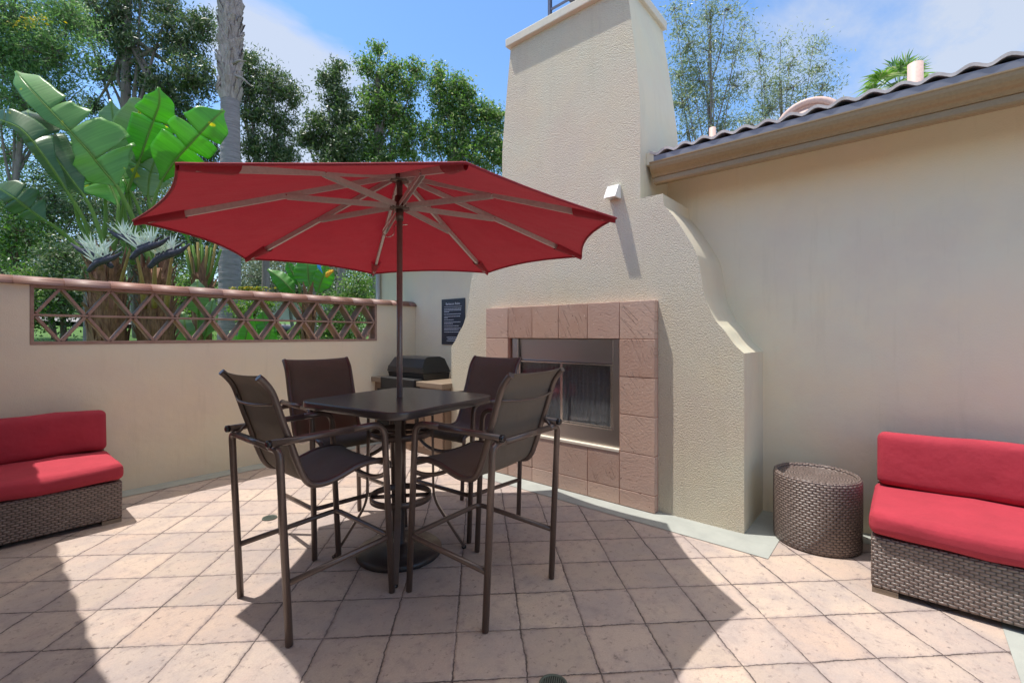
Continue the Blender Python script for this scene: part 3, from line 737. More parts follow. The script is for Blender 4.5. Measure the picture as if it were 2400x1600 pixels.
# ================================================================ BAR CHAIRS
def make_chair():
    r = thing('bar_chair', (0, 0, 0), 'x', 'bar chair', 0, 'bar chairs around the high table')
    T = .0172
    for s in (-1, 1):
        p = bend([(s*.295, -.276, .006), (s*.292, -.318, .885), (s*.20, -.318, .885)], .065, 6)
        lg = MB().tube(p, T, 12).build('leg', 'bronze_paint', r)
        p = bend([(s*.282, .276, .006), (s*.280, .228, .926), (s*.27, .05, .922)], .075, 7)
        MB().tube(p, T, 12).build('leg', 'bronze_paint', r)
        ar = MB().tube([(s*.27, .052, .922), (s*.258, -.345, .914)], T, 12).build('armrest', 'bronze_paint', r)
        e = Vector((-s*.012, -.397, -.008)).normalized()
        q = Vector((s*.258, -.345, .914))
        MB().tube([q-e*.004, q+e*.012, q+e*.016], [.0182, .0182, .010], 12).build('end_cap', 'black_cap', ar)
    MB().tube([(-.202, -.318, .885), (.202, -.318, .885)], T, 12).build('crossbar', 'bronze_paint', r)
    rail = [(-.385, 1.212), (-.362, 1.19), (-.328, 1.142), (-.302, 1.07), (-.278, .995), (-.25, .915), (-.222, .827), (-.203, .775), (-.182, .725), (-.155, .69), (-.124, .677), (-.08, .673), (-.028, .68), (.04, .70), (.097, .717), (.17, .724), (.245, .716), (.283, .695), (.292, .668)]
    pr = spline([(0, a, b_) for a, b_ in rail], 3)
    for s in (-1, 1):
        MB().tube([(s*.235, p.y, p.z) for p in pr], .0165, 10).build('sling_rail', 'bronze_paint', r)
    rows = []; uvs = []; L = 0
    for i, p in enumerate(pr):
        if i: L += (p-pr[i-1]).length
        row = []; uv = []
        nrm = Vector((0, -(pr[min(i+1, len(pr)-1)].z-pr[max(i-1, 0)].z), pr[min(i+1, len(pr)-1)].y-pr[max(i-1, 0)].y)).normalized()
        for j in range(9):
            x = -.235+.47*j/8; sag = .012*(1-(x/.235)**2)
            off = nrm*(-sag+.008)
            row.append((x, p.y+off.y, p.z+off.z)); uv.append((x, L))
        rows.append(row); uvs.append(uv)
    MB().grid(rows, uvs=uvs).build('sling_seat', 'sling_fabric', r, solid=.003)
    a = [(-.235+.47*k/10, -.312-.045*(1-((k-5)/5)**2), 1.085-.012*(1-((k-5)/5)**2)) for k in range(11)]
    MB().tube(a, .0065, 8).build('back_rod', 'bronze_paint', r)
    fr = bend([(-.294, -.288, .285), (-.283, .262, .312), (.283, .262, .312), (.294, -.288, .285)], .05, 5)
    MB().tube(fr, .0145, 10).build('footrest', 'bronze_paint', r)
    sb = [(-.281+.562*k/14, .245+.05*(1-((k-7)/7)**2), .665-.085*(1-((k-7)/7)**2)) for k in range(15)]
    MB().tube(sb, .013, 10).build('seat_brace', 'bronze_paint', r)
    for s in (-1, 1):
        MB().tube([(s*.235, -.262, .93), (s*.235, -.318, .885)], .009, 8).build('rail_bracket', 'bronze_paint', r)
    return r
ch0 = make_chair()
spots = [(1.183, 2.391, -90, 'brown sling bar chair on the left of the table, its side towards the left sofa'),
         (1.825, 1.79, 4, 'brown sling bar chair in front of the fireplace glass, its back to the camera'),
         (1.655, 3.03, 176, 'brown sling bar chair between the table and the lattice wall'),
         (2.40, 2.52, 94, 'brown sling bar chair between the table and the clay tile surround')]
for i, (x, y, a, lab) in enumerate(spots):
    o = ch0 if i == 0 else copy_tree(ch0)
    o.location = (x, y, 0.0); o.rotation_euler = (0, 0, radians(a)); o['label'] = lab

# ================================================================ HIGH TABLE
TCX, TCY = 1.765, 2.455
tb = thing('high_table', (TCX, TCY, 0), 'square dark brown bar table with rounded corners and ring footrest', 'table', radians(8))
def rsq(h_, r_, n=7):
    P = []
    for k, (sx_, sy_) in enumerate(((1, 1), (-1, 1), (-1, -1), (1, -1))):
        for i in range(n+1):
            a = pi/2*k+pi/2*i/n; P.append((sx_*(h_-r_)+r_*cos(a), sy_*(h_-r_)+r_*sin(a)))
    return P
b = MB(); o1, o2 = rsq(.445, .11), rsq(.440, .105); z0, z1 = .952, .996
rws = [[(x, y, z0) for x, y in o2], [(x, y, z0+.005) for x, y in o1], [(x, y, z1-.007) for x, y in o1], [(x*.997, y*.997, z1-.002) for x, y in o1], [(x*.985, y*.985, z1) for x, y in o1]]
b.grid(rws, smooth=True, close=True); k = len(b.v)-len(o1); b.f.append(list(range(k, k+len(o1)))); b.sm.append(False); b.uv.append(None)
b.f.append([i for i in range(len(o1))][::-1]); b.sm.append(False); b.uv.append(None)
b.build('table_top', 'table_top', tb)
MB().box(-.2, -.2, .925, .2, .2, .951, bev=.004).build('apron_plate', 'black_matte', tb)
for k in range(4):
    a = radians(132+90*k); d = Vector((cos(a), sin(a), 0)); t_ = Vector((-sin(a), cos(a), 0))
    path = bend([d*.200+Vector((0, 0, .925)), d*.207+Vector((0, 0, .335)), d*.405+Vector((0, 0, .012))], .08, 6)
    b = MB(); rws = []
    for i, p in enumerate(path):
        q = path[min(i+1, len(path)-1)]-path[max(i-1, 0)]; q.normalize(); nr_ = q.cross(t_).normalized()
        W, H = .018, .0075
        rws.append([tuple(p+t_*W+nr_*H), tuple(p-t_*W+nr_*H), tuple(p-t_*W-nr_*H), tuple(p+t_*W-nr_*H)])
    b.grid(rws, smooth=False, close=True); b.f += [[0, 1, 2, 3], [len(b.v)-4+i for i in (3, 2, 1, 0)]]; b.sm += [False]*2; b.uv += [None]*2
    lg = b.build('leg', 'bronze_paint', tb)
    MB().lathe([(.001, 0.0), (.016, 0.0), (.017, .012), (.001, .014)], 12, (d.x*.405, d.y*.405)).build('foot_pad', 'black_cap', lg)
for z_, nm in ((.345, 'foot_ring'), (.752, 'upper_ring')):
    b = MB().lathe([(.186, z_), (.193, z_), (.193, z_+.04), (.186, z_+.04), (.186, z_)], 48)
    for k in range(4):
        a = radians(132+90*k); b.tube([(cos(a)*.03, sin(a)*.03, z_+.02), (cos(a)*.187, sin(a)*.187, z_+.02)], .012, 6, flat=(.013, .004))
    b.build(nm, 'bronze_paint', tb)
MB().lathe([(.021, .30), (.027, .30), (.027, .90), (.021, .90)], 20).build('sleeve', 'bronze_paint', tb)

# ================================================================ UMBRELLA
ub = thing('patio_umbrella', (1.763, 2.465, 0), 'large red octagonal market umbrella standing through the bar table', 'umbrella')
b = MB(); b.lathe([(.001, .0), (.262, .0), (.268, .006), (.268, .026), (.258, .036), (.12, .052), (.05, .062), (.035, .07), (.030, .30), (.0199, .302)], 56)
b.build('base', 'base_iron', ub)
MB().lathe([(.0001, .05), (.0187, .05), (.0187, 2.44), (.0001, 2.44)], 24).build('pole', 'pole_metal', ub)
UR, UZ, UA, AP = 1.375, 2.0, radians(154.4), 2.455
utx, uty = -.0106, -.0247
def rim(a, r): x, y = r*cos(a), r*sin(a); return (x, y, UZ+utx*x+uty*y)
def canopy_pt(k, f, s):
    A0 = Vector(rim(UA+pi/4*k, UR)); A1 = Vector(rim(UA+pi/4*(k+1), UR)); top = Vector((0, 0, AP))
    P0 = top.lerp(A0, s); P1 = top.lerp(A1, s); P = P0.lerp(P1, f); w_ = 4*f*(1-f)
    P.x *= 1-.045*w_*s; P.y *= 1-.045*w_*s
    P.z += w_*s*(.018*s) - w_*.035*sin(pi*min(1, s))
    return P
b = MB(); ns_, nf = 16, 12
for k in range(8):
    rws = []; uvs = []
    for i in range(ns_+1):
        s_ = .02+.98*i/ns_; rws.append([tuple(canopy_pt(k, j/nf, s_)) for j in range(nf+1)]); uvs.append([((j/nf-.5)*s_, s_*1.4) for j in range(nf+1)])
    b.grid(rws, uvs=uvs)
cano = b.build('canopy', 'canopy_red', ub)
hem = []
for k in range(8):
    for j in range(nf): p = canopy_pt(k, j/nf, 1.0); hem.append(p+Vector((0, 0, -.004)))
MB().tube(hem, .006, 6, closed=True).build('hem', 'canopy_red', cano)
def flatbar(p0, p1, w, h, drop=0):
    p0, p1 = Vector(p0), Vector(p1); d = (p1-p0).normalized(); s_ = d.cross(Vector((0, 0, 1))).normalized(); n_ = s_.cross(d).normalized()
    b = MB(); vs = []
    for p in (p0, p1):
        for a, c in ((1, 1), (-1, 1), (-1, -1), (1, -1)): vs.append(tuple(p+s_*a*w/2+n_*c*h/2))
    return b.add(vs, [(0, 1, 2, 3), (7, 6, 5, 4), (0, 4, 5, 1), (1, 5, 6, 2), (2, 6, 7, 3), (3, 7, 4, 0)])
for k in range(8):
    a = UA+pi/4*k; E = Vector(rim(a, UR)); e = Vector((cos(a), sin(a), 0)); side = Vector((-sin(a), cos(a), 0))
    h0 = e*.045+Vector((0, 0, AP-.045)); tip = e*(UR*.955)+Vector((0, 0, E.z+(AP-E.z)*.045-.016))
    m_ = h0.lerp(tip, .48)
    rb_ = flatbar(h0, tip, .018, .031).build('rib', 'taupe_metal', ub)
    r0 = e*.055+Vector((0, 0, 2.225))
    st = flatbar(r0+side*.0125, m_+side*.0125+Vector((0, 0, -.006)), .004, .028); s2 = flatbar(r0-side*.0125, m_-side*.0125+Vector((0, 0, -.006)), .004, .028)
    st.add(s2.v, s2.f); st.build('strut', 'taupe_metal', rb_)
    MB().tube([m_+side*.017, m_-side*.017], .004, 8).build('rivet', 'steel_bright', rb_)
    q = tip-e*.17+Vector((0, 0, (AP-E.z)*.17/UR))
    b = MB(); t0 = tip+e*.058-Vector((0, 0, .012)); rws = []
    for i in range(5):
        f = i/4; c = t0.lerp(q, f); wd = .012+.03*f
        rws.append([tuple(c+side*wd*cos(pi*j/6)+Vector((0, 0, .012-(.034+.006*f)*sin(pi*j/6)))) for j in range(7)])
    b.grid(rws).build('rib_pocket', 'canopy_red', cano)
MB().lathe([(.0195, 2.205), (.062, 2.207), (.064, 2.215), (.062, 2.226), (.034, 2.232), (.030, 2.29), (.0195, 2.292)], 32).build('runner_hub', 'bronze_paint', ub)
MB().lathe([(.0195, 2.135), (.0245, 2.135), (.0245, 2.204), (.0195, 2.204)], 24).build('collar', 'bronze_paint', ub)
MB().lathe([(.0195, 2.385), (.058, 2.387), (.058, 2.42), (.03, 2.44), (.001, 2.442)], 32).build('top_hub', 'bronze_paint', ub)
lf = Vector((-CA, SA, 0)); f_ = Vector((-SA, -CA, 0))
cab = [lf*.034+f_*.02+Vector((0, 0, 2.205)), lf*.036+f_*.03+Vector((0, 0, 2.17)), lf*.055+f_*.04+Vector((0, 0, 2.125)), lf*.092+f_*.04+Vector((0, 0, 2.075)), lf*.097+f_*.04+Vector((0, 0, 2.045)), lf*.065+f_*.04+Vector((0, 0, 2.02)), lf*.03+f_*.035+Vector((0, 0, 2.04)), lf*.028+f_*.03+Vector((0, 0, 2.085)), lf*.018+f_*.02+Vector((0, 0, 2.11))]
MB().tube(spline(cab, 5), .0028, 8).build('cable_loop', 'steel_bright', ub)
MB().tube([lf*.03+Vector((0, 0, 2.105)), -lf*.052+Vector((0, 0, 2.109))], .0034, 8).build('pin', 'steel_bright', ub)

# ================================================================ SOFAS
def cushion(x0, y0, z0, x1, y1, z1, r=.045, crown=.012, rot=None):
    bm = bmesh.new(); bmesh.ops.create_cube(bm, size=1)
    c = Vector(((x0+x1)/2, (y0+y1)/2, (z0+z1)/2)); hx, hy, hz = (x1-x0)/2, (y1-y0)/2, (z1-z0)/2
    for v_ in bm.verts: v_.co = Vector((v_.co.x*2*hx, v_.co.y*2*hy, v_.co.z*2*hz))
    bmesh.ops.bevel(bm, geom=bm.edges[:], offset=r, segments=4, affect='EDGES', profile=.5)
    for axis in (0, 1, 2):
        for k in range(1, 10 if axis == 0 else 5):
            nn_ = 10 if axis == 0 else 5; h_ = (hx, hy, hz)[axis]
            pl = Vector((0, 0, 0)); pl[axis] = -h_+2*h_*k/nn_; no = Vector((0, 0, 0)); no[axis] = 1
            bmesh.ops.bisect_plane(bm, geom=bm.verts[:]+bm.edges[:]+bm.faces[:], plane_co=pl, plane_no=no)
    for v_ in bm.verts:
        p = v_.co; a, b_, d = min(1, abs(p.x)/hx), min(1, abs(p.y)/hy), min(1, abs(p.z)/hz)
        p.z += crown*(1-a**4)*(1-b_**2)*(1 if p.z > 0 else -.3)*d
        p.y += crown*.8*(1-a**4)*(1-d**2)*(1 if p.y > 0 else -1)*b_
        p.z += .005*sin(p.x*9+p.y*5)+.003*sin(p.x*23+p.y*31); p.y += .004*sin(p.x*13)+.003*sin(p.x*29+p.z*20)
    vs = [(v_.co if rot is None else rot @ v_.co)+c for v_ in bm.verts]; fs = [[q.index for q in f.verts] for f in bm.faces]
    bm.free(); return MB().add(vs, fs, True)
def make_sofa():
    r = thing('wicker_sofa', (0, 0, 0), 'x', 'sofa', 0, 'wicker sofas with red cushions'); W, D = 1.5, .82; H = W/2
    b = MB().box(-H, -D/2, .03, H, D/2, .305, bev=.014); b.build('wicker_base', 'wicker', r)
    for sx_ in (-1, 1):
        for sy_ in (-1, 1):
            MB().box(sx_*(H-.06)-.055, sy_*(D/2-.035)-.03, 0, sx_*(H-.06)+.055, sy_*(D/2-.035)+.03, .029).build('foot', 'counter_tan', r)
    MB().box(-H+.003, -D/2+.002, .306, H-.003, -D/2+.075, .60, bev=.012).build('wicker_back', 'wicker', r)
    cushion(-H-.01, -D/2+.10, .308, H+.01, D/2+.015, .435, .045, .014).build('seat_cushion', 'red_cushion', r)
    rot = Matrix.Rotation(radians(6), 3, 'X')
    cushion(-H+.006, -D/2+.082, .438, H-.006, -D/2+.225, .765, .04, .012, rot).build('back_cushion', 'red_cushion', r)
    return r
sf = make_sofa(); sf.location = (3.165+.41, .135-.75, 0); sf.rotation_euler = (0, 0, radians(90)); sf['label'] = 'sunlit wicker sofa with coral red cushions against the tan house wall'
sf2 = copy_tree(sf); sf2.location = (-.05, 4.45+.41, 0); sf2.rotation_euler = (0, 0, radians(180)); sf2['label'] = 'shaded wicker sofa with dark red cushions below the lattice wall'

# ================================================================ SIDE TABLE
st_ = thing('drum_table', (3.70, .45, 0), 'round dark brown woven wicker drum table by the house wall', 'side table')
MB().lathe([(.20, .0), (.247, .004), (.253, .02), (.255, .22), (.255, .44), (.250, .462), (.238, .468), (.226, .462), (.222, .445)], 64).build('drum_body', 'wicker', st_)
MB().lathe([(.001, .446), (.221, .446)], 48).build('woven_top', 'wicker', st_)

# ================================================================ GRILL CORNER
kt = thing('grill_counter', (3.7, 4.6, 0), 'tan built-in counter with brown cabinet doors under the black grill', 'counter')
def kb(mb, name, mat, par=None):
    o = mb.build(name, mat); o.parent = par or kt; o.matrix_parent_inverse = Matrix.Translation((-3.7, -4.6, 0)); return o
kb(MB().box(3.34, 3.885, .79, WX-.003, WY-.003, .85, bev=.006), 'counter_top', 'counter_tan')
kb(MB().box(3.40, 3.90, .0, WX-.005, WY-.005, .789), 'cabinet', 'cabinet_wood')
for y0 in (3.92, 4.26):
    d_ = kb(MB().box(3.378, y0, .08, 3.399, y0+.32, .74, bev=.003), 'cabinet_door', 'cabinet_wood')
    yy = y0+.27 if y0 < 4 else y0+.05
    kb(MB().tube([(3.372, yy, .58), (3.355, yy, .58), (3.355, yy, .70), (3.372, yy, .70)], .006, 8), 'handle', 'black_cap', d_)
kb(MB().box(3.385, 4.62, .10, 3.399, 5.22, .70), 'bay_shade_panel', 'black_matte')  # flat black panel, paints the shade inside an open bay
gq = thing('gas_grill', (3.65, 4.70, .85), 'black lidded gas grill set on the counter in the corner', 'grill')
def qb(mb, name, mat, par=None):
    o = mb.build(name, mat); o.parent = par or gq; o.matrix_parent_inverse = Matrix.Translation((-3.65, -4.70, -.85)); return o
GX0, GX1, GY0, GY1 = 3.43, 3.86, 4.33, 5.06
qb(MB().prism([(GX0+.03, .84), (GX1-.02, .84), (GX1, .93), (GX0, .93)], 'y', GY0+.01, GY1-.01), 'grill_body', 'black_enamel')
qb(MB().box(GX0-.125, GY0+.02, .72, GX0+.02, GY1-.03, .868, bev=.01), 'control_panel', 'black_matte')
b = MB(); prf = [(GX0-.004, .935), (GX0+.0, 1.0), (GX0+.07, 1.105), (GX0+.12, 1.128), (GX1-.12, 1.128), (GX1-.05, 1.10), (GX1+.004, .935)]
cy_ = (GY0+GY1)/2; rws = []
for yy, s_ in ((GY0, 0), (GY0+.001, 1.0), (GY0+.05, 1.03), (GY1-.05, 1.03), (GY1-.001, 1.0), (GY1, 0)):
    ins = .035
    rws.append([((x if s_ else x), yy, z) for x, z in prf])
n0 = len(prf)
def lid(yb, yt):
    out = []
    for x, z in prf: f = (z-.935)/.19; out.append((x, yb+(yt-yb)*f, z))
    return out
L0, L1 = lid(GY0, GY0+.06), lid(GY1, GY1-.06)
b.grid([L0, L1], smooth=False); b.add(L0, [list(range(n0))]); b.add(L1, [list(range(n0))[::-1]])
ld = qb(b, 'lid', 'black_enamel')
qb(MB().box(GX0-.012, GY0+.19, .955, GX0-.002, GY1-.18, 1.0, bev=.003), 'badge_plate', 'black_enamel', ld)
qb(MB().tube(bend([(GX0-.0, GY0+.12, .965), (GX0-.05, GY0+.12, .965), (GX0-.05, GY1-.12, .965), (GX0, GY1-.12, .965)], .02, 4), .011, 10), 'lid_handle', 'black_enamel', ld)
for yy in (GY0-.015, GY1+.015): qb(MB().tube([(GX0+.05, yy, .955), (GX0+.35, yy, .955)], .012, 8), 'hinge_knob', 'black_cap', ld)

# ================================================================ SIGN
sg = thing('rules_sign', (WX-.012, 4.492, 1.57), 'small navy barbecue rules sign on the house wall above the grill', 'sign')
MB().box(0, -.225, -.30, .010, .225, .30).build('panel', 'sign_navy', sg)
def text(s, size, y, z, par):
    cu = bpy.data.curves.new('t', 'FONT'); cu.body = s; cu.size = size; cu.align_x = 'CENTER'; cu.extrude = .0008; cu.resolution_u = 3
    to = bpy.data.objects.new('t', cu); C.objects.link(to); bpy.context.view_layer.update()
    me = bpy.data.meshes.new_from_object(to.evaluated_get(bpy.context.evaluated_depsgraph_get())); bpy.data.objects.remove(to)
    me.materials.clear(); me.materials.append(M['sign_text']); o = bpy.data.objects.new('lettering', me); C.objects.link(o); o.parent = par
    o.location = (-.002, y, z); o.rotation_euler = (radians(90), 0, radians(-90)); return o
text('Barbecue Rules', .045, 0, .222, sg)
b = MB()
b.box(-.0015, -.17, .195, -.0002, .17, .199)
lines = [(.17, 1.0, 0), (.15, 1.0, 0), (.13, .3, 0), (.10, 1.0, 0), (.07, .95, 0), (.05, .2, 0), (.025, .55, 0), (-.005, 1.0, 0), (-.025, .55, 0), (-.055, .85, 0), (-.085, 1.0, 0), (-.105, .85, 0), (-.135, .85, 0), (-.205, .62, .05), (-.228, .5, .07), (-.25, .6, .05)]
for z_, w_, ind in lines:      # small print too fine to read: words as short dashes
    y_ = .17-ind; end = .17-ind-.33*w_
    while y_ > end+.01:
        l_ = min(rng.uniform(.012, .038), y_-end); b.box(-.0015, y_-l_, z_-.0035, -.0002, y_, z_+.0035); y_ -= l_+.006
b.build('small_print', 'sign_text', sg)

# ================================================================ DRAINS
def drain(x, y, lab, rad=.055):
    r = thing('floor_drain', (x, y, 0), lab, 'drain', .5, 'round floor drains')
    MB().lathe([(rad*.84, .0035), (rad, .0035), (rad, .008), (rad*.84, .008), (rad*.84, .0035)], 32).build('rim', 'drain_green', r)
    b = MB()
    for k in range(-5, 6):
        yy = k*rad*.15; hw_ = sqrt(max(0, (rad*.84)**2-yy*yy)); b.box(-hw_, yy-rad*.035, .0035, hw_, yy+rad*.035, .007)
    b.build('grate', 'drain_green', r)
    MB().lathe([(.0005, .0028), (rad*.9, .0028)], 24).build('sump_shade_disc', 'black_matte', r)  # flat black disc painted as the darkness below the grate
def flr(x, y): d = 1.4*FOC/(y-HOR); q = px(x, y, d); return q.x, q.y
drain(*flr(632, 1214), 'small round floor drain on the sunlit floor behind the left bar chair', .052)
drain(*flr(1297, 1607), 'round floor drain at the bottom edge of the photo in the umbrella shadow', .058)
# ================================================================ VEGETATION
def leaf_mesh(name, mat, pts, size, aspect, parent, droop=.3, var=.35, flat=False):
    """one mesh of many separate leaf faces; pts (n,3) local to parent"""
    n = len(pts); P = np.asarray(pts, float)
    D = nr.normal(size=(n, 3)); D[:, 2] -= droop*1.5; D /= np.linalg.norm(D, axis=1)[:, None]
    U = nr.normal(size=(n, 3)); U[:, 2] += .6; Sd = np.cross(D, U); Sd /= (np.linalg.norm(Sd, axis=1)[:, None]+1e-9)
    Nn = np.cross(Sd, D)
    L = (size*(1+var*nr.uniform(-1, 1, n)))[:, None]; W = L*aspect
    a = P-D*L*.5; b_ = P+Sd*W*.5+Nn*L*.06; c = P+D*L*.5-Nn*L*.05; d = P-Sd*W*.5+Nn*L*.06
    V = np.stack([a, b_, c, d], 1).reshape(-1, 3)
    me = bpy.data.meshes.new(name); me.vertices.add(4*n); me.vertices.foreach_set('co', V.ravel())
    me.loops.add(4*n); me.loops.foreach_set('vertex_index', np.arange(4*n)); me.polygons.add(n)
    me.polygons.foreach_set('loop_start', np.arange(0, 4*n, 4)); me.update(calc_edges=True); me.validate()
    me.materials.append(M[mat]); o = bpy.data.objects.new(name, me); C.objects.link(o); o.parent = parent; return o
DENS = 1.0
def blob_pts(blobs, clump, per, org):
    out = []; cen = []
    for c, rad, n in blobs:
        c = np.array(c)-np.array(org); rad = np.array(rad if hasattr(rad, '__len__') else (rad, rad, rad))
        k = max(1, int(n*DENS/per)); q = nr.normal(size=(k, 3)); q /= np.linalg.norm(q, axis=1)[:, None]
        q *= (nr.uniform(0, 1, (k, 1))**.5)*np.where(nr.uniform(0, 1, (k, 1)) < .10, 1.25, 1.0); cc = c+q*rad
        cen += [tuple(x) for x in cc]
        sz = nr.uniform(.35, 1.5, (k, 1, 1))
        pp = cc[:, None, :]+nr.normal(size=(k, per, 3))*clump*sz*np.array([1, 1, .8]); out.append(pp.reshape(-1, 3))
    return np.concatenate(out), cen
def tree(name, label, cat, base, top, blobs, mat, barkm, size=.07, aspect=.3, clump=.14, per=26, tr=.12, droop=.3, twigs=.35, group=None, lean=None):
    """base: trunk foot; top: trunk end; blobs: (centre, radius, leaf count)"""
    r = thing(name, tuple(base), label, cat, 0, group)
    pts, cen = blob_pts(blobs, clump, per, base); leaf_mesh('crown', mat, pts, size, aspect, r, droop)
    B = Vector(base); T_ = Vector(top)-B; b = MB()
    mid = T_*.5+Vector((rng.uniform(-.15, .15), rng.uniform(-.15, .15), 0)); P = spline([Vector((0, 0, 0)), mid, T_], 6)
    b.tube(P, [tr*(1-.55*i/(len(P)-1)) for i in range(len(P))], 9); b.build('trunk', barkm, r)
    b = MB()
    for c, rad, n in blobs:
        c = Vector(c)-B; s0 = P[int(len(P)*rng.uniform(.45, .95))-1]; m_ = s0.lerp(c, .5)+Vector((rng.uniform(-.2, .2), rng.uniform(-.2, .2), -.1))
        q = spline([s0, m_, c], 4); b.tube(q, [max(.008, tr*.38*(1-.75*i/(len(q)-1))) for i in range(len(q))], 6)
    for c in cen:
        if rng.random() > twigs: continue
        c = Vector(c); j = min(range(len(blobs)), key=lambda i: (Vector(blobs[i][0])-B-c).length); s0 = Vector(blobs[j][0])-B
        m_ = s0.lerp(c, .5)+Vector((rng.uniform(-.08, .08), rng.uniform(-.08, .08), rng.uniform(-.1, .05)))
        b.tube([s0, m_, c], [.012, .008, .003], 4, caps=False)
    b.build('limbs', barkm, r); return r
def B(x, y, d, r, n, rz=None, rd=None):
    """foliage mass seen round pixel (x, y) at distance d, pixel radius r"""
    R = r/FOC*d; return (px(x, y, d), (R if rd is None else rd, R, R if rz is None else rz/FOC*d), n)
def foot(x, d):
    p = px(x, HOR, d); return Vector((p.x, p.y, lawn_z(p.x, p.y)-.05))

# feathery tree, far left edge
d = 8.6
tree('feathery_tree', 'feathery light green tree filling the upper left corner behind the broad leaves', 'tree', foot(-40, d), px(60, 120, d),
     [B(40, 60, d, 95, 8200), B(120, 130, d, 70, 5000), B(-60, 160, d, 90, 3800), B(60, 240, d, 85, 6000), B(160, 40, d+.4, 55, 3000), B(10, 130, d, 70, 4500), B(20, -60, d, 110, 2500), B(150, 250, d+.4, 55, 1300), B(20, 360, d+.5, 80, 2200), B(100, 330, d+.5, 60, 1500)],
     'leaf_acacia', 'bark_gray', .075, .24, .15, 30, .07, .25)
leaf_mesh('blossom', 'flower_yellow', [tuple(px(70+rng.gauss(0, 28), 52+rng.gauss(0, 9), d-.7)-foot(-40, d)) for _ in range(120)], .05, .5, bpy.data.objects['feathery_tree'], 0)
DENS = 1.05
# eucalyptus behind the palm, upper left
d = 10.5
tree('eucalyptus_tree', 'tall open eucalyptus with drooping dark leaves just left of the palm trunk', 'tree', foot(330, d), px(300, -60, d),
     [B(260, 40, d, 66, 3800), B(330, -30, d, 80, 2500), B(300, 110, d, 55, 2600), B(420, 100, d, 62, 3600), B(455, 190, d-.3, 52, 2700), B(390, 210, d, 45, 2000), B(330, 190, d+.2, 38, 1300), B(250, 170, d+.3, 36, 1100), B(470, 60, d, 36, 1300),
      B(200, 60, d+.5, 38, 1100), B(430, 290, d, 50, 2000), B(370, 330, d+.3, 48, 1900), B(480, 350, d, 40, 1500), B(220, 250, d+.3, 30, 700), B(395, 20, d, 35, 1000), B(240, -50, d, 60, 1500)],
     'leaf_dark', 'bark_gray', .10, .26, .12, 28, .15, .55, .5)
d = 11.2
tree('eucalyptus_tree', 'open eucalyptus with hanging branches just right of the palm trunk', 'tree', foot(620, d), px(600, 330, d),
     [B(590, 160, d, 34, 1200), B(575, 210, d, 40, 1700), B(640, 205, d, 44, 2200), B(680, 225, d, 30, 1000), B(600, 270, d, 38, 1500), B(655, 285, d, 38, 1600), B(590, 345, d, 34, 1300), B(645, 345, d, 44, 2100), B(665, 380, d, 36, 1200), B(610, 395, d, 40, 1300), B(570, 130, d, 18, 400)],
     'leaf_dark', 'bark_gray', .10, .26, .11, 28, .11, .55, .5)
# three trees in the middle, standing over the umbrella
d = 12.5
tree('ficus_tree', 'dense green tree with a single tall tip above the middle of the umbrella', 'tree', foot(880, d), px(885, 170, d),
     [B(888, 112, d, 16, 420), B(862, 160, d, 26, 900), B(900, 200, d, 42, 2300), B(925, 165, d, 24, 900), B(975, 165, d, 24, 900), B(960, 205, d, 26, 900), B(880, 260, d, 52, 3200), B(935, 270, d, 48, 2900), B(880, 335, d, 60, 3600), B(950, 345, d, 55, 3200), B(900, 410, d, 70, 2800)],
     'leaf_mid', 'bark_gray', .09, .38, .095, 28, .14, .1)
tree('ficus_tree', 'dark green tree with yellowing leaves above the left half of the umbrella', 'tree', foot(790, d), px(790, 240, d),
     [B(790, 165, d-.2, 20, 700), B(770, 190, d-.2, 26, 1100), B(785, 230, d-.2, 34, 1900), B(810, 280, d-.2, 40, 2600), B(740, 285, d-.2, 24, 900), B(715, 325, d-.2, 26, 900), B(760, 320, d-.2, 44, 2500), B(815, 345, d-.3, 48, 2800), B(780, 385, d-.3, 54, 2600)],
     'leaf_dark', 'bark_gray', .09, .38, .09, 28, .12, .1)
tree('ficus_tree', 'bright green bushy tree between the umbrella and the chimney', 'tree', foot(1080, d), px(1060, 240, d),
     [B(1030, 165, d, 15, 380), B(1028, 200, d, 28, 1200), B(1075, 205, d, 28, 1200), B(1100, 225, d, 24, 800), B(1040, 250, d, 38, 2200), B(1085, 260, d, 38, 2200), B(1130, 270, d, 32, 1500), B(1165, 275, d, 28, 1100), B(1020, 320, d, 46, 2600), B(1085, 330, d, 50, 3000), B(1150, 330, d, 46, 2500), B(1100, 390, d, 60, 3000), B(1180, 380, d, 46, 1800)],
     'leaf_mid', 'bark_gray', .09, .38, .09, 28, .13, .1)
DENS = 1.0
# dark shrub masses behind the wall, each its own bush
hed = [(20, 520, 8.2, 80, 4500, 'leaf_mid', 'sunlit green shrub at the far left above the wall cap'), (130, 470, 9.0, 95, 4500, 'leaf_dark', 'dark tall shrub behind the broad leaf plant petioles'),
       (150, 640, 7.6, 85, 4500, 'leaf_dark', 'dark fine leaved shrub left of the first shaggy stem'), (50, 690, 7.4, 70, 3500, 'leaf_mid', 'green shrub seen through the leftmost lattice cells'),
       (330, 520, 9.4, 110, 5200, 'leaf_dark', 'dark shrub filling the gap between the two shaggy stems'), (450, 520, 9.8, 95, 4200, 'leaf_dark', 'dark shrub under the umbrella edge left of the palm trunk'),
       (430, 700, 8.8, 80, 3200, 'leaf_mid', 'green shrub seen through the lattice left of the palm trunk'),
       (830, 690, 9.0, 62, 3600, 'leaf_mid', 'glossy green shrub at the corner of the house beyond the wall'), (790, 760, 8.3, 50, 2200, 'leaf_mid', 'low green shrub seen through the right end of the lattice'),
       (260, 400, 11.5, 95, 3400, 'leaf_dark', 'dark shrub mass high behind the bright broad leaves')]
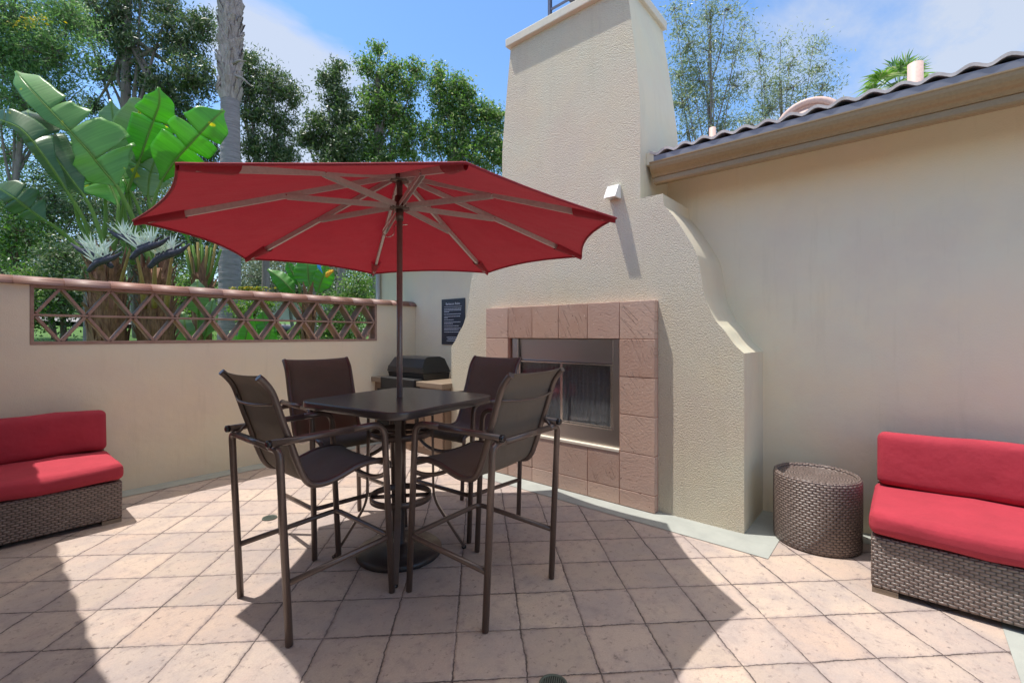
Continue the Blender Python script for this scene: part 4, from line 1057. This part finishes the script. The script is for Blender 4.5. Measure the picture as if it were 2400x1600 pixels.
for x, y, d, r, n, mt, lab in hed:
    tree('shrub', lab, 'shrub', foot(x, d), px(x, y, d), [B(x, y, d, r*.75, int(n*.45)), B(x-r*.5, y+r*.35, d+.2, r*.6, int(n*.25)), B(x+r*.5, y+r*.3, d-.1, r*.6, int(n*.25)), B(x+r*.1, y-r*.5, d, r*.5, int(n*.2)), B(x, y+r*.8, d, r*.7, int(n*.3))],
         mt, 'bark_brown', .06, .42, .13, 26, .05, .1, .15, 'shrubs beyond the garden wall')
for x, y, d, r, n in ((620, 650, 14.5, 62, 3200), (700, 640, 15.5, 70, 3400), (540, 640, 14.8, 60, 2400), (760, 655, 14.9, 55, 2400)):
    pass
gb = [(600, 650, 13.5, 60, 3800, 'gray green bush on the slope just right of the palm trunk'), (690, 640, 14.2, 62, 3800, 'gray green bush on the slope left of the banana-like leaves'), (770, 640, 13.0, 60, 3800, 'gray green bush on the slope right of the banana-like leaves')]
for x, y, d, r, n, lab in gb:
    tree('slope_bush', lab, 'bush', foot(x, d), px(x, y+20, d), [B(x, y, d, r*.8, int(n*.5)), B(x-r*.5, y+r*.4, d+.2, r*.6, int(n*.25)), B(x+r*.5, y+r*.35, d, r*.6, int(n*.25)), B(x, y-r*.5, d+.3, r*.6, int(n*.2)), B(x, y+r*.8, d, r*.6, int(n*.2))],
         'leaf_gray', 'bark_gray', .075, .42, .16, 26, .06, .1, .15, 'gray green bushes on the slope')
# far screen of bushes so that no bare ground shows on the slope
pts = []
for k in range(26):
    x = -150+k*42+rng.uniform(-12, 12); pts.append(B(x, 600+rng.uniform(-30, 30), 17+rng.uniform(-1, 1), 60, 1100)); pts.append(B(x, 700, 17, 55, 800)); pts.append(B(x, 480+rng.uniform(-40, 40), 17.5, 60, 900))
P_, c_ = blob_pts(pts, .25, 24, (0, 0, 0)); o = leaf_mesh('distant_foliage', 'leaf_dark', P_, .13, .4, None, .1)
tag(o, 'dark band of distant foliage closing the garden behind the trees', 'foliage', kind='stuff')
DENS = .85
# silvery olive behind the house roof
d = 11.0
def olive(label, base, top, bl): return tree('olive_tree', label, 'tree', base, top, bl, 'leaf_olive', 'bark_gray', .09, .22, .16, 20, .05, .1, .3, 'olive trees behind the roof')
def ft(x, d): p = px(x, HOR, d); return Vector((p.x, p.y, 0))
olive('tall silvery olive tree with a dark trunk right beside the chimney shaft', ft(1670, d), px(1665, 60, d),
      [B(1600, 60, d, 30, 550), B(1665, 40, d, 34, 800), B(1610, 110, d, 38, 1000), B(1660, 120, d, 34, 800), B(1720, 120, d, 34, 700), B(1590, 175, d, 34, 900), B(1640, 190, d, 40, 1100), B(1600, 240, d, 40, 1200), B(1670, 240, d, 40, 1200), B(1720, 200, d, 36, 800), B(1610, 310, d, 40, 900), B(1690, 300, d, 34, 900), B(1700, 20, d, 26, 350), B(1745, 60, d, 24, 300), B(1580, 20, d, 22, 350), B(1650, -40, d, 34, 500)])
olive('lower spreading silvery olive tree above the gutter, left of the roof vent', ft(1850, d+.6), px(1830, 190, d+.6),
      [B(1780, 130, d+.6, 30, 500), B(1850, 150, d+.6, 28, 450), B(1905, 110, d+.6, 26, 420), B(1920, 160, d+.6, 28, 500), B(1860, 205, d+.6, 38, 900), B(1930, 200, d+.6, 28, 450), B(1790, 200, d+.6, 36, 800), B(1810, 255, d+.6, 42, 1300), B(1880, 250, d+.6, 30, 650), B(1760, 290, d+.6, 40, 1000), B(1830, 100, d+.6, 18, 200), B(1935, 235, d+.6, 18, 250)])
# fan palm head over the roof
fp = thing('fan_palm', tuple(ft(2110, 13.0)), 'small fan palm head poking up above the clay roof at right', 'palm tree')
org = ft(2110, 13.0); hp = px(2108, 215, 13.0)-org
MB().tube([(0, 0, 0), tuple(hp*.5+Vector((.1, 0, 0))), tuple(hp)], [.22, .16, .14], 12).build('trunk', 'fibre_brown', fp)
for k in range(26):
    a = rng.uniform(0, 2*pi); el = rng.uniform(-.5, 1.35); dv = Vector((cos(a)*cos(el), sin(a)*cos(el), sin(el)))
    L = rng.uniform(.45, .75); c = hp+dv*L; side = dv.cross(Vector((0, 0, 1))).normalized(); up = side.cross(dv).normalized(); b = MB()
    b.tube([hp+dv*.05, c], .012, 5)
    for j in range(17):
        t = (j-8)/8*1.9; e1 = dv*cos(t)+side*sin(t); ln = rng.uniform(.42, .58); w1 = up.cross(e1).normalized()*.028
        p1 = c+e1*ln*.5+up*.03; p2 = c+e1*ln-Vector((0, 0, .08+.05*rng.random()))
        b.add([tuple(c), tuple(p1+w1), tuple(p2), tuple(p1-w1)], [(0, 1, 2, 3)])
    b.build('fan_leaf', 'leaf_mid', fp)
# tall palm trunk
d = 8.6; x0 = 537
pb = foot(x0, d); pm = thing('palm_tree', tuple(pb), 'tall gray palm trunk, smooth below and shaggy above, rising left of the umbrella', 'palm tree')
def prad(z): return .19-.008*z if z < 5 else .15
topz = 10.5; b = MB(); prf_ = []; z = 0
zs_ = np.arange(0, topz, .035)
def pc(z): return .012*sin(z*.7)+.004*z, -.004*z
zR = px(533, 225, d).z-pb.z
rows = []
for z in zs_:
    ring = .008*((z/.105) % 1.0) + .004*rng.random() if z < zR else 0
    cx_, cy_ = pc(z); rows.append([(cx_+(prad(z)+ring+(.006*sin(5*q*2*pi/28)))*cos(2*pi*q/28), cy_+(prad(z)+ring)*sin(2*pi*q/28), z) for q in range(28)])
b.grid(rows, close=True).build('trunk', 'palm_bark', pm)
b = MB(); z = zR-.1; i = 0
while z < topz:
    for q in range(9):
        a = 2*pi*q/9+i*2.4+rng.uniform(-.12, .12); cx_, cy_ = pc(z); e = Vector((cos(a), sin(a), 0)); s_ = Vector((-sin(a), cos(a), 0)); r_ = prad(z)-.01
        w0 = rng.uniform(.07, .10); w1 = w0*rng.uniform(.3, .6); hgt = rng.uniform(.15, .28); out = rng.uniform(.02, .075); tw = rng.uniform(-.13, .13)
        c0 = Vector((cx_, cy_, z))+e*r_; c1 = c0+Vector((0, 0, hgt*.55))+e*out*.55+s_*tw*.5; c2 = c0+Vector((0, 0, hgt))+e*out+s_*tw
        vs = []
        for c, w in ((c0, w0), (c1, (w0+w1)/2), (c2, w1)): vs += [tuple(c-s_*w), tuple(c+e*.014), tuple(c+s_*w)]
        vs2 = [tuple(Vector(v_)-e*.02) for v_ in vs]
        b.add(vs, [(0, 1, 4, 3), (1, 2, 5, 4), (3, 4, 7, 6), (4, 5, 8, 7)]); b.add(vs2, [(3, 4, 1, 0), (4, 5, 2, 1), (6, 7, 4, 3), (7, 8, 5, 4)])
        b.add([vs[6], vs[7], vs2[7], vs2[6]], [(0, 1, 2, 3)]); b.add([vs[7], vs[8], vs2[8], vs2[7]], [(0, 1, 2, 3)])
    z += .075; i += 1
b.build('leaf_bases', 'palm_boot', pm)
b = MB()
for (xx, yy, dx, dy) in ((516, 170, -10, 34), (556, 150, 22, -6), (560, 175, 30, 28), (512, 190, -6, 20)):
    p0 = px(533+(xx-533)*.5, yy, d-.1)-pb; p1 = px(xx+dx, yy+dy, d-.2)-pb; b.tube([p0, p0.lerp(p1, .5)+Vector((0, 0, .04)), p1], [.03, .022, .008], 6)
b.build('dead_stub', 'palm_boot', pm)
# crown of the palm, above the picture
ctr = Vector((pc(10)[0], pc(10)[1], topz))
for k in range(14):
    a = 2*pi*k/14; e = Vector((cos(a), sin(a), 0)); s_ = Vector((-sin(a), cos(a), 0)); b = MB(); pr_ = [ctr+e*t*1.6+Vector((0, 0, .9*t-1.0*t*t)) for t in np.linspace(0, 1.5, 9)]; b.tube(pr_, .02, 4)
    for i in range(2, 9):
        for sg_ in (-1, 1): q = pr_[i]; b.add([tuple(q), tuple(q+s_*sg_*.3+e*.15-Vector((0, 0, .12))), tuple(q+s_*sg_*.5+e*.22-Vector((0, 0, .3))), tuple(q+e*.05)], [(0, 1, 2, 3)])
    b.build('frond', 'leaf_mid', pm)

# ---------------- giant bird of paradise
def leaf3d(par, org, pet, mid, wl, wr, mat='bird_leaf', fold=.25, cuts=(), tilt=0., shred=False, pr=.028):
    """pet: petiole points (px,py,d); mid: midrib points; wl/wr: half widths in px left and right of the travel direction"""
    Pm = spline([px(*p)-org for p in mid], 7); n = len(Pm)
    view = (px(mid[len(mid)//2][0], mid[len(mid)//2][1], mid[len(mid)//2][2])-Vector((0, 0, EYE))).normalized()
    dref = mid[len(mid)//2][2]; L = [0]
    for i in range(1, n): L.append(L[-1]+(Pm[i]-Pm[i-1]).length)
    b = MB()
    for sgn, wp in ((-1, wl), (1, wr)):
        if not wp: continue
        m_ = 8; ranges = []; a0 = 0
        cc = sorted(cuts if sgn == 1 else [c for c in cuts if (c*17) % 1 > .45])
        for c in list(cc)+[1.01]: ranges.append((a0, c)); a0 = c
        for ra0, ra1 in ranges:
            rows = []; uvs = []; idx = [i for i in range(n) if int(ra0*(n-1)) <= i <= min(n-1, int(ra1*(n-1)))]
            if len(idx) < 2: continue
            for ii, i in enumerate(idx):
                t = i/(n-1); T_ = (Pm[min(i+1, n-1)]-Pm[max(i-1, 0)]).normalized(); sd = T_.cross(view).normalized()*(-sgn)
                nn_ = sd.cross(T_).normalized()
                k = t*(len(wp)-1); j = min(int(k), len(wp)-2); w = (wp[j]+(wp[j+1]-wp[j])*(1-cos(pi*(k-j)))/2)/FOC*dref*.9
                e_ = 1; tear = (.16 if (ii == 0 and ra0 > 0) else 0)-(.16 if (ii == len(idx)-1 and ra1 < 1) else 0)
                row = []; uv = []
                for q in range(m_+1):
                    s_ = q/m_; p = Pm[i]+sd*w*s_*e_*cos(fold)+view*(w*s_*sin(fold)*(1+.2*sin(t*5)))+view*(tilt*w*s_*s_)+T_*(w*s_*.22+tear*w*s_**3)
                    p = p+view*(.012*sin(t*34+sgn)*s_)-Vector((0, 0, .10*w*s_*s_))
                    row.append(tuple(p)); uv.append((L[i]*.6+s_*w*.1, sgn*s_*w))
                rows.append(row); uvs.append(uv)
            if shred:
                for i in range(len(rows)-1):
                    r0 = rows[i]; r1 = [tuple(Vector(a).lerp(Vector(c), .55)) for a, c in zip(rows[i], rows[i+1])]; b.grid([r0, r1], uvs=[uvs[i], uvs[i+1]])
            else: b.grid(rows, uvs=uvs)
    lf_ = b.build('leaf', mat, par, solid=.004)
    full = spline([px(*p)-org for p in pet], 5)
    MB().tube(full+Pm[1:], [pr*(1-.45*i/len(full)) for i in range(len(full))]+[pr*.32*(1-.8*i/n) for i in range(n-1)], 8).build('petiole', 'petiole', lf_)
    return lf_
def shag(par, org, x0, x1, ytop, d, n, yb=830, mat='fibre_brown', w=1.0):
    """shaggy stem between pixel columns x0..x1"""
    cx_ = (x0+x1)/2; a = px(cx_, yb, d)-org; t = px(cx_, ytop, d)-org; R = (x1-x0)/2/FOC*d
    b = MB(); b.tube([a, a.lerp(t, .5), t], [R*.95, R*.85, R*.7], 14); tr_ = b.build('stem', mat, par)
    b = MB()
    for k in range(n):
        f = k/n; c = a.lerp(t, f); an = rng.uniform(0, 2*pi); e = Vector((cos(an), sin(an), 0)); s_ = Vector((-sin(an), cos(an), 0)); r_ = R*(.95-.2*f)
        hgt = rng.uniform(.18, .42); out = rng.uniform(-.01, .09); w0 = rng.uniform(.02, .055)*w; tw = rng.uniform(-.08, .08)
        q0 = c+e*r_*.9; q1 = q0+Vector((0, 0, hgt*.6))+e*(out*.3+.012)+s_*tw*.4; q2 = q0+Vector((0, 0, hgt))+e*(out+.02)+s_*tw
        b.add([tuple(q0-s_*w0), tuple(q0+s_*w0), tuple(q1+s_*w0*.8), tuple(q1-s_*w0*.8), tuple(q2+s_*w0*.15), tuple(q2-s_*w0*.15)], [(0, 1, 2, 3), (3, 2, 4, 5)])
    b.build('dry_sheath', mat, tr_, solid=.004); return tr_
def flower(par, org, x, y, d, dirx, n=22, s=1.0):
    c = px(x, y, d)-org; rt = Vector((CA, -SA, 0)); up = Vector((0, 0, 1)); tw = Vector((-SA, -CA, 0)); u_ = s*.085*d/5.4
    b = MB(); ax = (rt*dirx+up*.28).normalized()
    sp_ = spline([c-ax*2.6*u_-up*1.1*u_, c-ax*1.2*u_-up*.2*u_, c+ax*.8*u_, c+ax*2.2*u_+up*.1*u_, c+ax*3.6*u_+up*.7*u_], 4); b.tube(sp_, [u_*(.12+.42*sin(pi*min(1, .12+i/(len(sp_)-1)*.93))**.8) for i in range(len(sp_))], 8)
    b.tube(spline([c-ax*1.5*u_+up*.4*u_, c+ax*.8*u_+up*.6*u_, c+ax*3.0*u_+up*1.3*u_], 3), [.25*u_, .3*u_, .3*u_, .24*u_, .18*u_, .1*u_, .01*u_], 6)
    fl = b.build('flower_spathe', 'spathe_dark', par)
    b = MB()
    for k in range(n):
        o_ = c+ax*rng.uniform(-1.6, 1.2)*u_+up*.3*u_; a_ = rng.uniform(-1.0, 1.0); dv = (rt*sin(a_)+up*cos(a_)+tw*rng.uniform(-.3, .6)).normalized(); ln = rng.uniform(1.6, 3.6)*u_; w_ = dv.cross(tw).normalized()*.13*u_
        b.add([tuple(o_-w_), tuple(o_+w_), tuple(o_+dv*ln*.6+w_*.9), tuple(o_+dv*ln), tuple(o_+dv*ln*.6-w_*.9)], [(0, 1, 2, 3, 4)])
    b.build('petals', 'flower_white', fl, solid=.002)
def z2(x, y): return x/3.2, 150+y/3.2
def pts(l, d0): return [z2(a, c)+(d0+(e if e else 0),) for a, c, e in l]
d1 = 5.6
o1 = px(262, 784, d1); o1.z = .9
bp1 = thing('bird_of_paradise', tuple(o1), 'giant white bird of paradise plant, the shaggy stem nearest the left end of the lattice', 'plant', 0, 'giant bird of paradise plants')
shag(bp1, o1, 212, 292, 640, d1, 130)
leaf3d(bp1, o1, pts([(800, 1480, 0), (770, 1330, 0), (690, 1100, -.05), (625, 980, -.1)], d1), pts([(625, 980, -.1), (480, 790, -.2), (330, 580, -.25), (225, 400, -.2), (208, 345, 0)], d1), [6, 30, 38, 40, 30, 16, 2], [5, 42, 55, 58, 60, 36, 3], 'bird_leaf_dark', .45, (.55,))
leaf3d(bp1, o1, pts([(760, 1480, 0), (690, 1320, 0), (610, 1130, -.1), (520, 980, -.2)], d1), pts([(520, 980, -.2), (350, 720, -.4), (170, 500, -.5), (0, 420, -.5), (-90, 400, -.4)], d1), [2, 18, 14, 12, 10, 3], [4, 22, 55, 48, 30, 3], 'bird_leaf_dark', .5, (.4, .7))
leaf3d(bp1, o1, pts([(640, 1450, 0), (560, 1350, 0), (450, 1250, -.1), (350, 1180, -.2)], d1), pts([(350, 1180, -.2), (220, 1090, -.3), (100, 1000, -.4), (-60, 900, -.4)], d1), [2, 30, 34, 20, 3], [6, 48, 60, 50, 6], 'bird_leaf_dark', .35, (.35, .62))
leaf3d(bp1, o1, pts([(820, 1500, .1), (870, 1300, .1), (890, 1060, .1)], d1), pts([(890, 1060, .1), (820, 900, .15), (700, 760, .2), (600, 640, .25)], d1), [6, 60, 75, 40, 5], [3, 30, 40, 22, 3], 'bird_leaf', .3, (.4,))
leaf3d(bp1, o1, pts([(760, 1400, .2), (790, 1200, .2), (790, 1000, .2)], d1), pts([(790, 1000, .2), (600, 820, .3), (470, 640, .35), (330, 560, .3)], d1), [3, 30, 42, 30, 4], [3, 34, 44, 28, 4], 'bird_leaf', .3, (.5, .75))
leaf3d(bp1, o1, pts([(700, 1400, .15), (600, 1200, .1), (560, 1060, 0)], d1), pts([(560, 1060, 0), (500, 960, -.05), (420, 840, -.1), (345, 705, -.1)], d1), [2, 20, 24, 20, 3], [2, 26, 34, 28, 3], 'bird_leaf_gray', .15, (), 0, True)
flower(bp1, o1, 222, 597, d1-.55, -1, 30, .95); flower(bp1, o1, 240, 612, d1-.6, 1, 24, .8)
d2 = 5.9
o2 = px(365, 784, d2); o2.z = .9
bp2 = thing('bird_of_paradise', tuple(o2), 'giant bird of paradise plant, middle shaggy stem with the tallest leaf leaning left', 'plant', 0, 'giant bird of paradise plants')
shag(bp2, o2, 328, 404, 630, d2, 120)
leaf3d(bp2, o2, pts([(1130, 1500, 0), (1060, 1300, 0), (980, 1120, -.1), (880, 920, -.2)], d2), pts([(880, 920, -.2), (760, 780, -.3), (640, 630, -.4), (430, 405, -.5), (240, 200, -.5), (118, 55, -.4)], d2), [4, 48, 50, 30, 8, 26, 28, 24, 3], [8, 74, 112, 116, 88, 60, 50, 42, 3], 'bird_leaf_pale', .18, (.30, .52, .66), 0., pr=.036)
leaf3d(bp2, o2, pts([(1000, 1500, .2), (900, 1250, .2), (960, 950, .2), (1040, 740, .2)], d2), pts([(1040, 740, .2), (1090, 600, .15), (1150, 430, .1), (1195, 300, .05), (1190, 175, 0)], d2), [8, 48, 50, 36, 3], [8, 44, 48, 34, 3], 'bird_leaf', .4, (.5,))
leaf3d(bp2, o2, pts([(1150, 1500, .1), (1120, 1250, .1), (1160, 1020, .1), (1210, 880, .1)], d2), pts([(1210, 880, .1), (1310, 730, 0), (1440, 590, -.1), (1570, 450, -.1), (1678, 345, 0)], d2), [8, 66, 72, 50, 4], [6, 40, 50, 44, 4], 'bird_leaf', .3, (.45, .62))
leaf3d(bp2, o2, pts([(1050, 1500, .4), (1000, 1250, .4), (960, 900, .4)], d2), pts([(960, 900, .4), (960, 700, .4), (1000, 500, .35), (1060, 330, .3), (1095, 268, .3)], d2), [5, 40, 46, 30, 3], [5, 40, 44, 28, 3], 'bird_leaf_gray', .3, (.6,))
leaf3d(bp2, o2, pts([(1050, 1500, .5), (950, 1200, .5), (900, 800, .5)], d2), pts([(900, 800, .5), (870, 600, .5), (850, 420, .5), (830, 270, .5)], d2), [5, 30, 30, 3], [5, 34, 32, 3], 'bird_leaf_gray', .3)
leaf3d(bp2, o2, pts([(1150, 1500, .2), (1080, 1200, .2), (1030, 1060, .2), (980, 960, .2)], d2), pts([(980, 960, .2), (940, 880, .2), (900, 790, .25), (880, 700, .3)], d2), [10, 40, 36, 4], [10, 55, 50, 4], 'bird_leaf', .2, (.4,))
leaf3d(bp2, o2, pts([(1170, 1500, .3), (1150, 1200, .3), (1110, 1000, .3)], d2), pts([(1110, 1000, .3), (1120, 860, .3), (1150, 760, .3), (1200, 640, .3)], d2), [10, 50, 46, 4], [10, 46, 44, 4], 'bird_leaf_gray', .25, (.5,))
flower(bp2, o2, 345, 580, d2-.7, 1, 30, .9); flower(bp2, o2, 390, 598, d2-.6, 1, 30, .95); flower(bp2, o2, 300, 560, d2-.4, -1, 20, .8)
for bp, o_, xs in ((bp1, o1, (236, 258, 280)), (bp2, o2, (338, 362, 390))):
    for k, x in enumerate(xs):
        q = spline([px(x, 720, d1+.1)-o_, px(x+(x-xs[1])*.2, 660, d1-.05)-o_, px(x+(x-xs[1])*.7+rng.uniform(-6, 10), 585, d1-.1)-o_], 4)
        MB().tube(q, [.03, .032, .03, .028, .024, .02, .017, .014, .010], 8).build('old_petiole', 'petiole_old', bp)
d3 = 7.0; o3 = px(474, 784, d3); o3.z = .95
bp3 = thing('bird_of_paradise', tuple(o3), 'slimmer third shaggy stem of broad leaved plant right beside the palm trunk', 'plant', 0, 'giant bird of paradise plants')
shag(bp3, o3, 452, 496, 640, d3, 70)
for k in range(9):
    x = 430+k*11; q = [px(474, 690, d3)-o3, px(474+(x-474)*.6, 640, d3-.05)-o3, px(x, 585-rng.uniform(0, 25), d3-.1)-o3]; MB().tube(q, [.03, .024, .016], 7).build('old_petiole', 'petiole_old' if k % 2 else 'petiole', bp3)
for k, (x, y) in enumerate(((440, 520), (500, 500), (470, 470))):
    leaf3d(bp3, o3, [(474, 640, d3), (474+(x-474)*.5, 600, d3), (x, 560, d3)], [(x, 560, d3), (x+(x-474)*.3, 520, d3), (x+(x-474)*.6, y-40, d3)], [4, 22, 20, 3], [4, 22, 20, 3], 'bird_leaf', .3)
# smaller bird of paradise with an orange and blue flower, right
d4 = 6.6; o4 = px(722, 784, d4); o4.z = .95
bp4 = thing('strelitzia', tuple(o4), 'smaller paddle leaved plant with an orange and blue flower under the umbrella edge', 'plant')
shag(bp4, o4, 712, 734, 715, d4, 30)
def p4(l): return [(500+a/4.704, 580+c/4.704, d4+e) for a, c, e in l]
leaf3d(bp4, o4, p4([(1010, 720, 0), (950, 600, 0), (890, 500, 0)]), p4([(890, 500, 0), (830, 430, -.05), (740, 340, -.05), (600, 240, 0)]), [6, 26, 22, 3], [5, 24, 22, 3], 'bird_leaf', .5)
leaf3d(bp4, o4, p4([(1010, 720, .1), (960, 560, .1), (950, 420, .1)]), p4([(950, 420, .1), (900, 330, .1), (850, 230, .1), (820, 150, .1)]), [4, 14, 14, 3], [4, 16, 14, 3], 'bird_leaf', .6)
leaf3d(bp4, o4, p4([(1020, 720, 0), (1040, 560, 0), (1060, 430, 0)]), p4([(1060, 430, 0), (1050, 330, 0), (1040, 200, 0), (1050, 60, .1)]), [10, 34, 34, 24, 4], [8, 32, 34, 24, 4], 'bird_leaf', .15)
leaf3d(bp4, o4, p4([(1040, 720, 0), (1100, 600, 0), (1150, 500, 0)]), p4([(1150, 500, 0), (1180, 400, 0), (1220, 300, 0), (1240, 180, 0)]), [8, 22, 22, 4], [8, 26, 26, 4], 'bird_leaf', .2)
leaf3d(bp4, o4, p4([(980, 800, .2), (700, 1050, .2)]), p4([(700, 1050, .2), (620, 960, .1), (560, 820, .1), (540, 700, .1)]), [8, 22, 20, 4], [8, 22, 20, 4], 'bird_leaf', .2)
leaf3d(bp4, o4, p4([(960, 900, .2), (800, 1080, .2)]), p4([(560, 1060, .2), (480, 1000, .1), (380, 940, .1), (300, 900, .1)]), [8, 22, 20, 4], [8, 22, 20, 4], 'bird_leaf', .2)
c = px(500+1285/4.704, 580+325/4.704, d4-.3)-o4
b = MB(); rt = Vector((CA, -SA, 0))
for k in range(5): b.tube([c-rt*.05, c+rt*(.02*k-.04)+Vector((0, 0, .05+.01*k)), c+rt*(.05-.02*k)+Vector((0, 0, .10))], [.02, .022, .004], 6)
fo = b.build('orange_flower', 'orange_petal', bp4)
c2 = px(500+1165/4.704, 580+215/4.704, d4-.3)-o4; MB().tube([c2+rt*.05-Vector((0, 0, .09)), c2, c2-rt*.01+Vector((0, 0, .10))], [.003, .024, .028], 6).build('blue_petal', 'blue_petal', fo)
# broad leaves seen low through the lattice
d5 = 6.2; o5 = px(600, 784, d5); o5.z = .95
bp5 = thing('broad_leaf_plant', tuple(o5), 'young broad leaved plant low behind the lattice right of the palm trunk', 'plant')
for (a, c, e, f, w) in ((560, 850, 590, 730, 20), (600, 860, 640, 760, 18), (570, 860, 540, 775, 20), (620, 870, 660, 800, 16), (590, 870, 600, 800, 22)):
    leaf3d(bp5, o5, [(600, 900, d5), ((600+a)/2, 880, d5), (a, c, d5)], [(a, c, d5), ((a+e)/2, (c+f)/2+4, d5-.1), (e, f, d5-.05)], [4, w, w, 3], [4, w, w, 3], 'bird_leaf', .3)
d6 = 6.6; o6 = px(465, 784, d6); o6.z = .95
bp6 = thing('broad_leaf_plant', tuple(o6), 'gray green rounded paddle leaves between the last shaggy stem and the wall cap', 'plant')
for (a, c, e, f, w) in ((466, 740, 462, 655, 24), (440, 820, 430, 730, 22), (480, 790, 500, 700, 20), (350, 840, 345, 775, 30)):
    leaf3d(bp6, o6, [(465, 900, d6), ((465+a)/2, 860, d6), (a, c, d6)], [(a, c, d6), ((a+e)/2, (c+f)/2, d6-.1), (e, f, d6-.05)], [4, w, w, w*.7, 3], [4, w, w, w*.7, 3], 'bird_leaf_gray', .2)
DENS = 1.0
# yellow flowering shrub right of the palm trunk
d7 = 7.6
r = tree('flowering_shrub', 'yellow flowering shrub peeking above the wall cap right of the palm trunk', 'shrub', foot(590, d7), px(590, 740, d7), [B(585, 735, d7, 30, 1100), B(560, 720, d7, 20, 500), B(620, 715, d7, 22, 500)], 'leaf_bright', 'bark_brown', .05, .3, .06, 20, .03, .0)
fp_ = [tuple(px(rng.choice((560, 575, 590, 615))+rng.gauss(0, 12), 672+abs(rng.gauss(0, 14)), d7-.1)-foot(590, d7)) for _ in range(420)]
leaf_mesh('blossom', 'flower_yellow', fp_, .035, .7, r, 0)
# thin gray post or young trunk beyond the lattice
for x, lab in ((204, 'thin gray post on the lawn seen through the second lattice cell'), (733, 'thin pale gray post on the lawn seen right of the orange flowered plant')):
    p = foot(x, 7.4); t = thing('garden_post', tuple(p), lab, 'post', 0, 'gray garden posts'); hh_ = 1.0 if x < 300 else 1.45
    MB().box(-.045, -.045, 0, .045, .045, hh_-.04, bev=.006).build('post', 'palm_bark', t); MB().prism([(-.055, hh_-.04), (.055, hh_-.04), (0, hh_+.02)], 'y', -.055, .055).build('post_cap', 'palm_bark', t)
# car parked on the road, a sliver of it shows through the lattice
cp = px(684, 725, 15.6); cz = lawn_z(cp.x, cp.y)+.15
car = thing('parked_car', (cp.x, cp.y, cz), 'white car parked on the far road, glimpsed through the lattice', 'car', atan2(dr.y, dr.x))
b = MB(); pr_ = [(-2.1, .3), (-2.15, .75), (-1.6, .88), (-1.0, 1.35), (.5, 1.38), (1.1, .95), (2.0, .82), (2.15, .5), (2.1, .3)]
b.prism(pr_, 'y', -.85, .85); b.build('body', 'car_white', car)
MB().prism([(-1.45, .93), (-.95, 1.3), (.45, 1.33), (.95, .95)], 'y', -.856, .856).build('side_glass', 'car_glass', car)
for sx_ in (-1.3, 1.35):
    for sy_ in (-.8, .8):
        w_ = MB().tube([(sx_, sy_-.1, .33), (sx_, sy_+.1, .33)], .33, 20).build('wheel', 'tyre', car); MB().tube([(sx_, sy_-.105, .33), (sx_, sy_+.105, .33)], .19, 14).build('hubcap', 'gray_pipe', w_)
for sy_ in (-.6, .6): MB().box(2.1, sy_-.15, .6, 2.17, sy_+.15, .72, bev=.01).build('headlight', 'steel_bright', car)
# grass on the lawn (uncountable)
gp = []
for _ in range(14000):
    y = 5.6+rng.random()**1.3*9; x = rng.uniform(-6, 9); gp.append((x, y, lawn_z(x, y)+.03))
P_ = np.array(gp); n = len(P_); me = bpy.data.meshes.new('grass'); D = nr.normal(size=(n, 3))*.025; an = nr.uniform(0, pi, n); sd = np.stack([np.cos(an), np.sin(an), 0*an], 1)*.006
V = np.stack([P_-sd-[0, 0, .04], P_+sd-[0, 0, .04], P_+np.stack([D[:, 0], D[:, 1], .03+nr.uniform(0, .05, n)], 1)], 1).reshape(-1, 3)
me.from_pydata(V.tolist(), [], np.arange(3*n).reshape(-1, 3).tolist()); me.materials.append(M['grass_blade']); o = bpy.data.objects.new('grass', me); C.objects.link(o)
tag(o, 'short green lawn grass beyond the garden wall', 'grass', kind='stuff')
